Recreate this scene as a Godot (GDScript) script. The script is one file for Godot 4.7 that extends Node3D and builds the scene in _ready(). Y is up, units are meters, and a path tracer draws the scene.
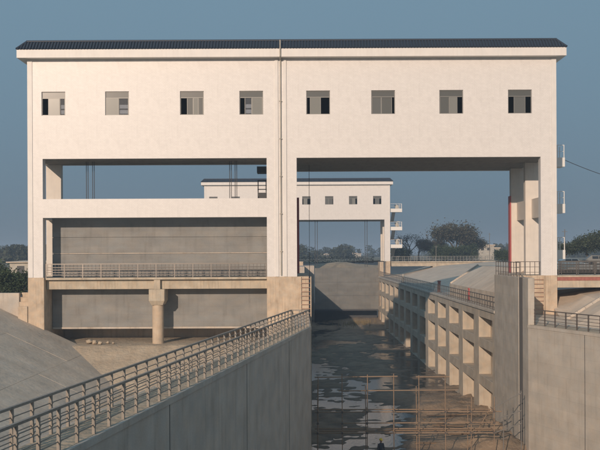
extends Node3D
# Ship lock with two gatehouses. x right, y up (deck level 0), d metres ahead of the photographer (world z = -d).

var org := Vector3.ZERO
var used := {}
var M := {}
var rng := RandomNumberGenerator.new()
var post_cache := {}

# ---------------------------------------------------------------- helpers
func P(x: float, y: float, d: float) -> Vector3:
	return Vector3(x, y, -d)

func numbered(n: String) -> String:
	if not used.has(n):
		used[n] = 0
		return n
	used[n] += 1
	return "%s_%03d" % [n, used[n]]

func thing(called: String, label: String, category: String, at := Vector3.ZERO, group := "") -> Node3D:
	var o := Node3D.new()
	o.name = numbered(called)
	add_child(o)
	o.position = at
	org = at
	o.set_meta("label", label)
	o.set_meta("category", category)
	if group != "":
		o.set_meta("group", group)
	return o

func tag(o: Node, label: String, category: String, group := "") -> void:
	o.set_meta("label", label)
	o.set_meta("category", category)
	if group != "":
		o.set_meta("group", group)

func structure(called: String, label: String) -> Node3D:
	var o := Node3D.new()
	o.name = numbered(called)
	add_child(o)
	org = Vector3.ZERO
	o.set_meta("kind", "structure")
	o.set_meta("label", label)
	return o

func S() -> SurfaceTool:
	var st := SurfaceTool.new()
	st.begin(Mesh.PRIMITIVE_TRIANGLES)
	return st

func put(called: String, st: SurfaceTool, mat: Material, parent: Node) -> MeshInstance3D:
	var o := MeshInstance3D.new()
	o.mesh = st.commit()
	o.mesh.surface_set_material(0, mat)
	o.name = called
	parent.add_child(o, true)
	return o

func inst(called: String, mesh: Mesh, parent: Node, at: Vector3, b := Basis.IDENTITY) -> MeshInstance3D:
	var o := MeshInstance3D.new()
	o.mesh = mesh
	o.name = called
	o.transform = Transform3D(b, at)
	parent.add_child(o, true)
	return o

func tri(st: SurfaceTool, a: Vector3, b: Vector3, c: Vector3, n: Vector3) -> void:
	# emits a,b,c clockwise as seen from the side n points to
	if (b - a).cross(c - a).dot(n) > 0.0:
		var t := b
		b = c
		c = t
	st.set_normal(n)
	st.add_vertex(a - org)
	st.set_normal(n)
	st.add_vertex(b - org)
	st.set_normal(n)
	st.add_vertex(c - org)

func quad(st: SurfaceTool, a: Vector3, b: Vector3, c: Vector3, d: Vector3, away: Vector3) -> void:
	# a quad whose front faces away from the point «away»
	var n := (b - a).cross(c - a)
	if n.length() < 1e-9:
		n = (c - a).cross(d - a)
	n = n.normalized()
	if n.dot((a + b + c + d) * 0.25 - away) < 0.0:
		n = -n
	tri(st, a, b, c, n)
	tri(st, a, c, d, n)

# eight corners: bottom ring 0..3, top ring 4..7
func hexa(st: SurfaceTool, p: Array) -> void:
	var m := Vector3.ZERO
	for q in p:
		m += q
	m /= 8.0
	quad(st, p[0], p[1], p[2], p[3], m)
	quad(st, p[4], p[5], p[6], p[7], m)
	for i in 4:
		var j := (i + 1) % 4
		quad(st, p[i], p[j], p[j + 4], p[i + 4], m)

func box(st: SurfaceTool, x0: float, x1: float, y0: float, y1: float, d0: float, d1: float, c := 0.0) -> void:
	if c <= 0.0:
		hexa(st, [P(x0, y0, d0), P(x1, y0, d0), P(x1, y0, d1), P(x0, y0, d1), P(x0, y1, d0), P(x1, y1, d0), P(x1, y1, d1), P(x0, y1, d1)])
		return
	# chamfered along all twelve edges
	var m := P((x0 + x1) / 2, (y0 + y1) / 2, (d0 + d1) / 2)
	var lo := [x0, y0, d0]
	var hi := [x1, y1, d1]
	var g := func(v: Array) -> Vector3: return P(v[0], v[1], v[2])
	for ax in 3:
		var u := (ax + 1) % 3
		var w := (ax + 2) % 3
		for s in 2:
			var q := []
			for k in [[0, 0], [1, 0], [1, 1], [0, 1]]:
				var v := [0.0, 0.0, 0.0]
				v[ax] = hi[ax] if s else lo[ax]
				v[u] = (hi[u] - c) if k[0] else (lo[u] + c)
				v[w] = (hi[w] - c) if k[1] else (lo[w] + c)
				q.append(g.call(v))
			quad(st, q[0], q[1], q[2], q[3], m)
		for su in 2:
			for sw in 2:
				var q2 := []
				for k in [[0, 0], [0, 1], [1, 1], [1, 0]]:
					var v := [0.0, 0.0, 0.0]
					v[ax] = (hi[ax] - c) if k[0] else (lo[ax] + c)
					var a: float = c if k[1] else 0.0
					v[u] = (hi[u] - a) if su else (lo[u] + a)
					v[w] = (hi[w] - (c - a)) if sw else (lo[w] + (c - a))
					q2.append(g.call(v))
				quad(st, q2[0], q2[1], q2[2], q2[3], m)
	for k in 8:
		var q3 := []
		for ax in 3:
			var v := [0.0, 0.0, 0.0]
			for i in 3:
				var s: int = (k >> i) & 1
				var a: float = 0.0 if i == ax else c
				v[i] = (hi[i] - a) if s else (lo[i] + a)
			q3.append(g.call(v))
		var n: Vector3 = ((q3[0] + q3[1] + q3[2]) / 3.0 - m).normalized()
		tri(st, q3[0], q3[1], q3[2], n)

# rectangular bar from a to b, w wide (level), h high
func bar(st: SurfaceTool, a: Vector3, b: Vector3, w: float, h: float) -> void:
	var f := (b - a).normalized()
	var up := Vector3.UP if absf(f.y) < 0.95 else Vector3.BACK
	var r := f.cross(up).normalized() * w * 0.5
	var u := r.cross(f).normalized() * h * 0.5
	hexa(st, [a - r - u, a + r - u, b + r - u, b - r - u, a - r + u, a + r + u, b + r + u, b - r + u])

func tube(st: SurfaceTool, a: Vector3, b: Vector3, r0: float, r1: float, n := 8, caps := true) -> void:
	var f := (b - a).normalized()
	var up := Vector3.UP if absf(f.y) < 0.95 else Vector3.BACK
	var r := f.cross(up).normalized()
	var u := r.cross(f).normalized()
	for i in n:
		var t0 := TAU * i / n
		var t1 := TAU * (i + 1) / n
		var n0 := r * cos(t0) + u * sin(t0)
		var n1 := r * cos(t1) + u * sin(t1)
		var v := [a + n0 * r0, a + n1 * r0, b + n1 * r1, b + n0 * r1]
		var nn := [n0, n1, n1, n0]
		var order := [0, 1, 2, 0, 2, 3]
		if (v[1] - v[0]).cross(v[2] - v[0]).dot(n0 + n1) > 0.0:
			order = [0, 2, 1, 0, 3, 2]
		for k in order:
			st.set_normal(nn[k])
			st.add_vertex(v[k] - org)
		if caps:
			tri(st, a, a + n0 * r0, a + n1 * r0, -f)
			tri(st, b, b + n0 * r1, b + n1 * r1, f)

# one leaf-sized face, with its tint
func leaf(st: SurfaceTool, c: Vector3, s: float, tint: Color, upness := 0.4) -> void:
	var n := Vector3(rng.randfn(), rng.randfn() + upness, rng.randfn()).normalized()
	var r := n.cross(Vector3(rng.randfn(), rng.randfn(), rng.randfn())).normalized() * s
	var u := n.cross(r.normalized()) * s * rng.randf_range(0.45, 0.8)
	st.set_color(tint)
	tri(st, c - r, c + u, c + r, n)
	tri(st, c - r, c + r, c - u, n)

# ---------------------------------------------------------------- materials
func noise_img(sz: int, freq: float, oct: int, sd: int, h := 0) -> PackedByteArray:
	var n := FastNoiseLite.new()
	n.seed = sd
	n.noise_type = FastNoiseLite.TYPE_SIMPLEX_SMOOTH
	n.frequency = freq
	n.fractal_octaves = oct
	var im := n.get_seamless_image(sz, h if h else sz)
	im.convert(Image.FORMAT_L8)
	if h:
		im.resize(sz, sz, Image.INTERPOLATE_CUBIC)
	return im.get_data()

func enc(m: float) -> int:
	return int(clampf(pow(clampf(m, 0, 1), 1.0 / 2.2), 0, 1) * 255.0)

func tex_of(sz: int, bytes: PackedByteArray) -> ImageTexture:
	var im := Image.create_from_data(sz, sz, false, Image.FORMAT_RGB8, bytes)
	im.generate_mipmaps()
	return ImageTexture.create_from_image(im)

func relief(sz: int, b: PackedByteArray, k: float) -> ImageTexture:
	var im := Image.create_from_data(sz, sz, false, Image.FORMAT_L8, b)
	im.convert(Image.FORMAT_RGBA8)
	im.bump_map_to_normal_map(k)
	im.generate_mipmaps()
	return ImageTexture.create_from_image(im)

# blotches, rain streaks, pits; all in one multiplier map
func tex_concrete(sd: int, blotch: float, streak: float, grain: float, warm: float, board := 0) -> ImageTexture:
	var sz := 1024
	var a := noise_img(sz, 0.006, 4, sd)
	var s := noise_img(sz, 0.03, 3, sd + 1, 64)
	var g := noise_img(sz, 0.16, 3, sd + 2)
	var w := noise_img(sz, 0.012, 3, sd + 3)
	var out := PackedByteArray()
	out.resize(sz * sz * 3)
	for i in sz * sz:
		var m := 0.74 + blotch * (a[i] / 255.0 - 0.5) + grain * (g[i] / 255.0 - 0.5)
		var k := s[i] / 255.0
		if k < 0.42:
			m -= streak * (0.42 - k) * 2.4 * (0.4 + w[i] / 255.0)
		if board:
			var row := int(i / sz)
			var e := row % board
			if e < 2:
				m *= 0.90
			m *= 1.0 + 0.05 * (float(hash(int(row / board) * 7 + sd) % 100) / 100.0 - 0.5)
		var t := warm * (w[i] / 255.0 - 0.5)
		out[i * 3] = enc(m * (1.0 + t))
		out[i * 3 + 1] = enc(m)
		out[i * 3 + 2] = enc(m * (1.0 - t))
	return tex_of(sz, out)

func tex_tile() -> ImageTexture:
	var sz := 1024
	var a := noise_img(sz, 0.004, 4, 91)
	var s := noise_img(sz, 0.03, 3, 92, 32)
	var out := PackedByteArray()
	out.resize(sz * sz * 3)
	for y in sz:
		var row := int(y / 32.0)
		for x in sz:
			var i := y * sz + x
			var xx := (x + (32 if row % 2 else 0)) % sz
			var h := float(hash(row * 97 + int(xx / 64.0)) % 100) / 100.0
			var m := 0.93 + 0.05 * (h - 0.5) + 0.07 * (a[i] / 255.0 - 0.5)
			var k := s[i] / 255.0
			if k < 0.4:
				m -= (0.4 - k) * 0.14
			if y % 32 < 3 or xx % 64 < 3:
				m *= 0.8
			out[i * 3] = enc(m)
			out[i * 3 + 1] = enc(m)
			out[i * 3 + 2] = enc(m)
	return tex_of(sz, out)

func mat(c: Color, rough := 0.85, tex: Texture2D = null, sc := Vector3.ONE * 0.1, nrm: Texture2D = null, ns := 1.0, metal := 0.0) -> StandardMaterial3D:
	# c is the linear real-world colour
	var m := StandardMaterial3D.new()
	m.albedo_color = Color(c.r, c.g, c.b).linear_to_srgb()
	m.roughness = rough
	m.metallic = metal
	if tex or nrm:
		m.uv1_triplanar = true
		m.uv1_world_triplanar = true
		m.uv1_scale = sc
	if tex:
		m.albedo_texture = tex
	if nrm:
		m.normal_enabled = true
		m.normal_texture = nrm
		m.normal_scale = ns
	return m

func make_materials() -> void:
	var conc := tex_concrete(11, 0.26, 0.16, 0.14, 0.10)
	var board := tex_concrete(31, 0.22, 0.13, 0.12, 0.08, 64)
	var slab := tex_concrete(51, 0.30, 0.06, 0.16, 0.10)
	var paint := tex_concrete(71, 0.07, 0.06, 0.04, 0.02)
	var rough_n := relief(512, noise_img(512, 0.05, 5, 5), 3.0)
	var soft_n := relief(512, noise_img(512, 0.012, 3, 6), 6.0)
	var tile := tex_tile()
	M.tile = mat(Color(0.755, 0.74, 0.725), 0.42, tile, Vector3.ONE * 0.31)
	M.trim = mat(Color(0.94, 0.92, 0.89), 0.5, paint, Vector3.ONE * 0.13)
	M.plaster = mat(Color(0.92, 0.86, 0.78), 0.8, paint, Vector3.ONE * 0.17)
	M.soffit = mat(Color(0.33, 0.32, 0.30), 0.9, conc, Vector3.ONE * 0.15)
	M.base = mat(Color(0.70, 0.565, 0.42), 0.75, conc, Vector3(0.16, 0.16, 0.16), rough_n, 0.3)
	M.conc = mat(Color(0.64, 0.585, 0.505), 0.88, board, Vector3.ONE * 0.085, rough_n, 0.12)
	M.wall = mat(Color(0.68, 0.61, 0.525), 0.88, conc, Vector3.ONE * 0.075, rough_n, 0.15)
	M.chamber = mat(Color(0.64, 0.56, 0.45), 0.88, conc, Vector3.ONE * 0.09, rough_n, 0.15)
	M.gate = mat(Color(0.33, 0.33, 0.315), 0.8, board, Vector3(0.05, 0.1, 0.05), rough_n, 0.12)
	M.bridge = mat(Color(0.63, 0.55, 0.43), 0.85, conc, Vector3.ONE * 0.12, rough_n, 0.4)
	M.slope = mat(Color(0.80, 0.68, 0.545), 0.9, slab, Vector3.ONE * 0.07, rough_n, 0.25)
	M.pale_slope = mat(Color(0.80, 0.68, 0.55), 0.9, slab, Vector3.ONE * 0.06, rough_n, 0.25)
	M.apron = mat(Color(0.62, 0.51, 0.375), 0.92, slab, Vector3.ONE * 0.09, rough_n, 0.8)
	M.mud = mat(Color(0.36, 0.27, 0.185), 0.75, slab, Vector3(0.11, 0.11, 0.22), rough_n, 1.3)
	M.ground = mat(Color(0.24, 0.22, 0.15), 0.95, slab, Vector3.ONE * 0.02, rough_n, 1.0)
	M.earth = mat(Color(0.50, 0.42, 0.31), 0.95, slab, Vector3.ONE * 0.12, rough_n, 1.0)
	M.mud.vertex_color_use_as_albedo = true
	M.far_gate = mat(Color(0.235, 0.235, 0.22), 0.8, board, Vector3(0.05, 0.1, 0.05))
	M.rung = mat(Color(0.46, 0.27, 0.19), 0.7)
	M.silt = mat(Color(0.2, 0.16, 0.12), 0.9)
	M.water = mat(Color(0.035, 0.033, 0.028), 0.1, null, Vector3(0.5, 0.5, 0.9), soft_n, 0.22)
	M.roof = mat(Color(0.026, 0.036, 0.055), 0.5)
	M.rail = mat(Color(0.35, 0.315, 0.27), 0.55, slab, Vector3.ONE * 0.6)
	M.steel = mat(Color(0.22, 0.20, 0.18), 0.34, null, Vector3.ONE, null, 1.0, 0.75)
	M.dark_rail = mat(Color(0.10, 0.085, 0.075), 0.5)
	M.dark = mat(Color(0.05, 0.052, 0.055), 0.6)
	M.cable = mat(Color(0.06, 0.06, 0.062), 0.6)
	M.alu = mat(Color(0.20, 0.20, 0.19), 0.45, null, Vector3.ONE, null, 1.0, 0.3)
	M.film = mat(Color(0.205, 0.21, 0.195), 0.22)
	M.film2 = mat(Color(0.125, 0.13, 0.125), 0.2)
	M.film3 = mat(Color(0.095, 0.10, 0.095), 0.3)
	M.blind = mat(Color(0.30, 0.34, 0.40), 0.6)
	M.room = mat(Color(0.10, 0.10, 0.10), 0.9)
	M.glass = mat(Color(0.2, 0.22, 0.25), 0.04)
	M.glass.transparency = BaseMaterial3D.TRANSPARENCY_ALPHA
	M.glass.albedo_color.a = 0.16
	M.red = mat(Color(0.42, 0.09, 0.09), 0.6)
	M.red_band = mat(Color(0.44, 0.16, 0.125), 0.65, slab, Vector3.ONE * 0.5)
	M.rust = mat(Color(0.36, 0.255, 0.17), 0.7, slab, Vector3.ONE * 0.9)
	M.plank = mat(Color(0.30, 0.20, 0.12), 0.85, board, Vector3.ONE * 0.5)
	M.bark = mat(Color(0.10, 0.075, 0.055), 0.95)
	M.white = mat(Color(0.74, 0.73, 0.70), 0.4)
	M.pale = mat(Color(0.58, 0.55, 0.48), 0.85, slab, Vector3.ONE * 0.1)
	M.rubber = mat(Color(0.02, 0.02, 0.02), 0.85)
	M.car_glass = mat(Color(0.03, 0.035, 0.04), 0.1)
	M.pole = mat(Color(0.17, 0.165, 0.155), 0.85)
	var lf := mat(Color(1, 1, 1), 0.75)
	lf.vertex_color_use_as_albedo = true
	lf.cull_mode = BaseMaterial3D.CULL_DISABLED
	M.leaf = lf
	var bodym := mat(Color(1, 1, 1), 0.85)
	bodym.vertex_color_use_as_albedo = true
	M.body = bodym
	M.helmet = mat(Color(0.80, 0.58, 0.04), 0.35)

# ---------------------------------------------------------------- main
func _ready() -> void:
	rng.seed = 20240
	var cam := Camera3D.new()
	cam.name = "camera"
	cam.projection = Camera3D.PROJECTION_FRUSTUM
	cam.near = 0.1
	cam.far = 9000.0
	cam.size = 0.05
	cam.frustum_offset = Vector2(0.0, 0.1 * 28.5 / 900.0)
	cam.position = Vector3(0, 1.84, 0)
	cam.rotation_degrees = Vector3(0, 0, -0.26)
	add_child(cam)
	cam.current = true
	var env := Environment.new()
	env.background_mode = Environment.BG_SKY
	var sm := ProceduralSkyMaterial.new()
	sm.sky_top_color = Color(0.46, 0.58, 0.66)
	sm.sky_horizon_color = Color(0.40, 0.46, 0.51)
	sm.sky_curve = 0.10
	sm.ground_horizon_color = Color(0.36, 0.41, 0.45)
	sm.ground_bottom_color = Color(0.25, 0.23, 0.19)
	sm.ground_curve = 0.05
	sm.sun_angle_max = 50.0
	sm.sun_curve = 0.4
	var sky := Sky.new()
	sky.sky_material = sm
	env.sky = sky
	env.tonemap_mode = Environment.TONE_MAPPER_LINEAR
	env.tonemap_exposure = 1.0
	env.fog_enabled = true
	env.fog_density = 0.0009
	env.fog_light_color = Color(0.62, 0.70, 0.78)
	env.sdfgi_enabled = true
	env.ssao_enabled = true
	env.ssil_enabled = true
	var we := WorldEnvironment.new()
	we.environment = env
	we.name = "world_environment"
	add_child(we)
	var sun := DirectionalLight3D.new()
	sun.name = "sun"
	sun.basis = Basis.looking_at(Vector3(0.356, -0.31, -1.0).normalized())
	sun.light_energy = 1.1
	sun.light_color = Color(1.0, 0.895, 0.80)
	sun.light_angular_distance = 0.5
	sun.shadow_enabled = true
	add_child(sun)

	make_materials()
	build_land()
	build_lock()
	var near := gatehouse()
	var far := near.duplicate()
	far.name = numbered("gatehouse")
	add_child(far)
	far.position = Vector3(0, 0, -205)
	tag(near, "large white tiled gatehouse in front, standing on tall columns across the lock", "building", "lock gatehouses")
	tag(far, "small looking distant white gatehouse framed in the opening of the front one", "building", "lock gatehouses")
	build_gates()
	build_bridges()
	build_railings()
	build_stairs()
	build_small()
	build_scaffold()
	build_person()
	build_background()
	build_plants()

# ---------------------------------------------------------------- land, water, slopes
func grid_sheet(st: SurfaceTool, xs: Array, ds: Array, h: Callable) -> void:
	for j in ds.size() - 1:
		for i in xs.size() - 1:
			var q := []
			for k in [[0, 0], [1, 0], [1, 1], [0, 1]]:
				var x: float = xs[i + k[0]]
				var d: float = ds[j + k[1]]
				q.append(P(x, h.call(x, d), d))
			quad(st, q[0], q[1], q[2], q[3], (q[0] + q[2]) * 0.5 - Vector3(0, 5, 0))

func wing_left(d: float) -> float:
	return 0.7 - 0.173 * maxf(0.0, 60.4 - d)

func wing_right(d: float) -> float:
	return 16.35 + 0.36 * maxf(0.0, 64.6 - d)

func step_range(a: float, b: float, n: int) -> Array:
	var r := []
	for i in n + 1:
		r.append(lerpf(a, b, float(i) / n))
	return r

func build_land() -> void:
	org = Vector3.ZERO
	var g := S()
	var flat := func(y: float) -> Callable: return func(_x, _d): return y
	# left land, with the step up to the ground behind the sluice
	grid_sheet(g, [-2500, -300, -31], [-200, 86], flat.call(-2.0))
	grid_sheet(g, [-31, -25.9], [-200, 8, 40, 72.4, 86], func(x, d): return -2.0 if x < -30 else -1.65 if d > 60 else -2.55 if d > 20 else -3.25)
	grid_sheet(g, [-2500, -300, -26], [86, 110], func(_x, d): return -2.0 if d < 90 else -0.8)
	grid_sheet(g, [-26, -2], [86, 110], flat.call(-0.8))
	grid_sheet(g, [-2500, -300, -2], [110, 230], flat.call(-0.8))
	quad(g, P(-26, -6, 86), P(-2, -6, 86), P(-2, -0.8, 86), P(-26, -0.8, 86), P(-14, -3, 100))
	quad(g, P(-2, -6, 86), P(-2, -6, 230), P(-2, -0.8, 230), P(-2, -0.8, 86), P(-20, -3, 150))
	# right land
	grid_sheet(g, [45, 300, 2500], [-200, 230], flat.call(-0.05))
	grid_sheet(g, [-2500, -2, 20, 45, 2500], [230, 260, 900, 7000], func(x, d): return -0.7 if d > 250 else (-0.8 if x < 0 else -0.05))
	var go := put("ground", g, M.ground, self)
	go.set_meta("kind", "structure")
	go.set_meta("label", "flat dry land reaching to the horizon")

	# lock bed: mud with ridges, and standing water between them
	var n := FastNoiseLite.new()
	n.seed = 8
	n.frequency = 0.085
	n.fractal_octaves = 6
	n.fractal_gain = 0.58
	var n2 := FastNoiseLite.new()
	n2.seed = 18
	n2.frequency = 0.45
	n2.fractal_octaves = 3
	var bed := S()
	var bed_h := func(x, d):
		var v: float = n.get_noise_2d(x, d * 0.7) * 0.36 + n2.get_noise_2d(x, d) * 0.17 + 0.05
		var pile := clampf((x - 7.5) / 6.0, 0, 1) * clampf((104.0 - d) / 26.0, 0, 1)
		v += pile * (0.10 + 1.5 * absf(n.get_noise_2d(x * 0.5 + 40, d * 1.5)) + 0.35 * n2.get_noise_2d(x + 9, d * 1.6))
		v += clampf((d - 172.0) / 8.0, 0, 1) * clampf((x - 8.0) / 4.0, 0, 1) * 0.7
		return -12.86 + v
	var bx := step_range(0.2, 17.2, 56)
	var bd := step_range(55, 215, 460)
	for jj in bd.size() - 1:
		for ii in bx.size() - 1:
			var q := []
			for k in [[0, 0], [1, 0], [1, 1], [0, 1]]:
				q.append(P(bx[ii + k[0]], bed_h.call(bx[ii + k[0]], bd[jj + k[1]]), bd[jj + k[1]]))
			var n0: Vector3 = (q[1] - q[0]).cross(q[2] - q[0]).normalized()
			if n0.y < 0:
				n0 = -n0
			var order := [0, 1, 2, 0, 2, 3]
			if (q[1] - q[0]).cross(q[2] - q[0]).dot(n0) > 0:
				order = [0, 2, 1, 0, 3, 2]
			for k in order:
				var wet := clampf(((q[k] as Vector3).y + 12.84) / 0.22, 0.0, 1.0)
				var t := lerpf(0.5, 1.0, wet)
				bed.set_color(Color(t, t, t))
				bed.set_smooth_group(0)
				bed.add_vertex(q[k])
	bed.index()
	bed.generate_normals()
	var bo := put("lock_bed", bed, M.mud, self)
	bo.set_meta("kind", "structure")
	bo.set_meta("label", "muddy brown bed of the drained lock chamber")
	var wt := S()
	grid_sheet(wt, [0.2, 17.2], [40, 215], flat.call(-12.84))
	var wo := put("water", wt, M.water, self)
	wo.set_meta("kind", "structure")
	wo.set_meta("label", "shallow dark puddles standing on the lock bed")

	# sluice apron in front of the gate
	var ap := S()
	var apn := FastNoiseLite.new()
	apn.seed = 3
	apn.frequency = 0.12
	var ad := step_range(10, 64, 40) + step_range(64.2, 70.9, 12) + step_range(71.0, 85, 18)
	for j in ad.size() - 1:
		for i in 40:
			var q := []
			for k in [[0, 0], [1, 0], [1, 1], [0, 1]]:
				var d: float = ad[j + k[1]]
				var x: float = lerpf(-27.0, wing_left(d) - 0.9, (i + k[0]) / 40.0)
				q.append(P(x, lerpf(-8.0, -5.36, clampf((d - 64.1) / 6.85, 0, 1)) + 0.035 * apn.get_noise_2d(x * 2.0, d * 2.0), d))
			quad(ap, q[0], q[1], q[2], q[3], q[0] - Vector3(0, 50, 0))
	ap.index()
	ap.generate_normals()
	var ao := put("sluice_apron", ap, M.apron, self)
	ao.set_meta("kind", "structure")
	ao.set_meta("label", "sandy concrete apron below the sluice gate")

	# left revetment: slabs over a warped slope, toe line and top line
	var lb := structure("revetment", "grey concrete slope of the left bank running down to the apron")
	slope_slabs(lb, [[8.0, -16.0, -8.06, -26.0, -3.2], [40.0, -14.2, -8.06, -26.0, -2.5], [72.35, -12.2, -8.06, -26.0, -1.6]], 6.5, 3, M.slope, "slab")
	var rb := structure("embankment", "pale concrete slope of the right bank above the lock wall")
	# right bank: flat berm, slope, flat top
	var R := []
	for r in [[22.0, 35.0, -3.5, 41.0, -0.06], [40.0, 28.5, -3.5, 34.5, -0.06], [52.0, 24.2, -3.5, 30.0, -0.06], [64.6, 19.6, -3.5, 25.2, -0.06], [68.0, 19.9, -3.45, 25.4, -0.06], [75.2, 20.6, -2.0, 25.6, -1.0], [77.2, 20.6, -1.8, 25.6, -1.0]]:
		R.append(r)
	var R2 := [[77.0, 17.35, -1.75, 20.65, 0.36], [104.0, 17.35, -1.75, 20.65, 0.36]]
	var R3 := [[104.1, 21.5, -3.25, 31.0, -1.0], [150.0, 22.0, -3.25, 31.0, -1.0], [216.0, 23.5, -3.25, 31.5, -1.1]]
	slope_slabs(rb, R2, 6.0, 2, M.pale_slope, "slab")
	slope_slabs(rb, R3, 8.0, 2, M.pale_slope, "slab")
	slope_slabs(rb, R, 6.0, 2, M.pale_slope, "slab")
	var berm := S()
	for rows in [R, R2, R3]:
		for i in rows.size() - 1:
			var a = rows[i]
			var b2 = rows[i + 1]
			var ya := -3.42 if a[0] < 64.7 else -3.14
			var yb := -3.42 if b2[0] < 64.7 else -3.14
			if rows != R2:
				quad(berm, P(wing_right(a[0]) + 0.4, ya, a[0]), P(a[1] + 0.3, ya, a[0]), P(b2[1] + 0.3, yb, b2[0]), P(wing_right(b2[0]) + 0.4, yb, b2[0]), P(20, -30, a[0]))
			quad(berm, P(a[3] - 0.05, a[4] - 0.02, a[0]), P(45.2, maxf(a[4], -0.06), a[0]), P(45.2, maxf(b2[4], -0.06), b2[0]), P(b2[3] - 0.05, b2[4] - 0.02, b2[0]), P(30, -30, a[0]))
	box(berm, 17.3, 17.6, -3.1, -1.72, 76.8, 104.2)
	hexa(berm, [P(17.6, -3.2, 77.02), P(45, -3.2, 77.02), P(45, -3.2, 77.4), P(17.6, -3.2, 77.4), P(17.6, -1.72, 77.02), P(45, 0.3, 77.02), P(45, 0.3, 77.4), P(17.6, -1.72, 77.4)])
	# the bank ends in a slope that falls away behind
	quad(berm, P(17.35, -1.76, 104.0), P(20.65, 0.34, 104.0), P(21.5, -3.3, 108.0), P(17.4, -3.3, 105.0), P(19, -5, 95))
	quad(berm, P(20.65, 0.34, 104.0), P(45.2, 0.34, 104.0), P(45.2, -1.02, 108.0), P(21.5, -3.3, 108.0), P(30, -9, 95))
	put("berm", berm, M.slope, rb)

func slope_slabs(parent: Node3D, rows: Array, len_d: float, across: int, m: Material, called: String) -> void:
	for i in rows.size() - 1:
		var a = rows[i]
		var b = rows[i + 1]
		var k := maxi(1, int(round((b[0] - a[0]) / len_d)))
		for s in k:
			for c in across:
				var q := []
				var g := 0.006
				var t0 := (float(s)) / k
				var t1 := (float(s + 1)) / k
				var gd: float = g / maxf(0.5, (b[0] - a[0]) / k)
				t0 += gd / k
				t1 -= gd / k
				var c0 := float(c) / across + 0.0008
				var c1 := float(c + 1) / across - 0.0008
				for e in [[t0, c0], [t1, c0], [t1, c1], [t0, c1]]:
					var toe := P(lerpf(a[1], b[1], e[0]), lerpf(a[2], b[2], e[0]), lerpf(a[0], b[0], e[0]))
					var top := P(lerpf(a[3], b[3], e[0]), lerpf(a[4], b[4], e[0]), lerpf(a[0], b[0], e[0]))
					q.append(toe.lerp(top, e[1]))
				var lift := Vector3(0, rng.randf_range(-0.006, 0.006), 0)
				var st := S()
				var dn := Vector3(0, -0.3, 0)
				hexa(st, [q[0] + dn, q[1] + dn, q[2] + dn, q[3] + dn, q[0] + lift, q[1] + lift, q[2] + lift, q[3] + lift])
				put(called, st, m, parent)
	# bedding under the slabs, seen only in the joints
	var bd := S()
	for i in rows.size() - 1:
		var a = rows[i]
		var b = rows[i + 1]
		var dn := Vector3(0, -0.12, 0)
		var k := maxi(1, int(round((b[0] - a[0]) / len_d)))
		for s in k:
			for c in across:
				var q := []
				for e in [[s, c], [s + 1, c], [s + 1, c + 1], [s, c + 1]]:
					var t: float = float(e[0]) / k
					var toe := P(lerpf(a[1], b[1], t), lerpf(a[2], b[2], t), lerpf(a[0], b[0], t))
					q.append(toe.lerp(P(lerpf(a[3], b[3], t), lerpf(a[4], b[4], t), lerpf(a[0], b[0], t)), float(e[1]) / across) + dn)
				quad(bd, q[0], q[1], q[2], q[3], q[0] - Vector3(0, 50, 0))
	put("bedding", bd, M.silt, parent)

# ---------------------------------------------------------------- lock walls
func wall_run(o: Node3D, line: Callable, d0: float, d1: float, joints: Array, back: float, top: float, m: Material) -> void:
	# panels on the face side of a straight wall, a core behind them, a coping on top; back > 0: the wall body lies to the right
	var cuts := [d0] + joints + [d1]
	var s := signf(back)
	for i in cuts.size() - 1:
		var a: float = cuts[i] + (0.025 if i > 0 else 0.0)
		var b: float = cuts[i + 1] - (0.025 if i < cuts.size() - 2 else 0.0)
		var xa: float = line.call(a)
		var xb: float = line.call(b)
		var st := S()
		hexa(st, [P(xa, -13.2, a), P(xa + s * 0.3, -13.2, a), P(xb + s * 0.3, -13.2, b), P(xb, -13.2, b), P(xa, top - 0.2, a), P(xa + s * 0.3, top - 0.2, a), P(xb + s * 0.3, top - 0.2, b), P(xb, top - 0.2, b)])
		put("wall_panel", st, m, o)
	var c := S()
	var p0: float = line.call(d0)
	var p1: float = line.call(d1)
	hexa(c, [P(p0 + s * 0.3, -13.2, d0), P(p0 + back, -13.2, d0), P(p1 + back, -13.2, d1), P(p1 + s * 0.3, -13.2, d1), P(p0 + s * 0.3, top - 0.2, d0), P(p0 + back, top - 0.2, d0), P(p1 + back, top - 0.2, d1), P(p1 + s * 0.3, top - 0.2, d1)])
	put("wall_core", c, m, o)
	var k := S()
	hexa(k, [P(p0 - s * 0.04, top - 0.2, d0), P(p0 + back + s * 0.04, top - 0.2, d0), P(p1 + back + s * 0.04, top - 0.2, d1), P(p1 - s * 0.04, top - 0.2, d1), P(p0 - s * 0.04, top, d0), P(p0 + back + s * 0.04, top, d0), P(p1 + back + s * 0.04, top, d1), P(p1 - s * 0.04, top, d1)])
	put("coping", k, m, o)
	var wk := S()
	var i0 := s * 0.1
	var i1 := back - s * 0.1
	hexa(wk, [P(p0 + i0, top - 0.05, d0), P(p0 + i1, top - 0.05, d0), P(p1 + i1, top - 0.05, d1), P(p1 + i0, top - 0.05, d1), P(p0 + i0, top + 0.012, d0), P(p0 + i1, top + 0.012, d0), P(p1 + i1, top + 0.012, d1), P(p1 + i0, top + 0.012, d1)])
	put("walkway", wk, M.apron, o)
	for jd in joints:
		var x: float = line.call(jd)
		var sl := S()
		box(sl, minf(x - s * 0.012, x + s * 0.2), maxf(x - s * 0.012, x + s * 0.2), -13.1, top - 0.21, jd - 0.024, jd + 0.024)
		put("joint_seal", sl, M.dark, o)

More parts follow.
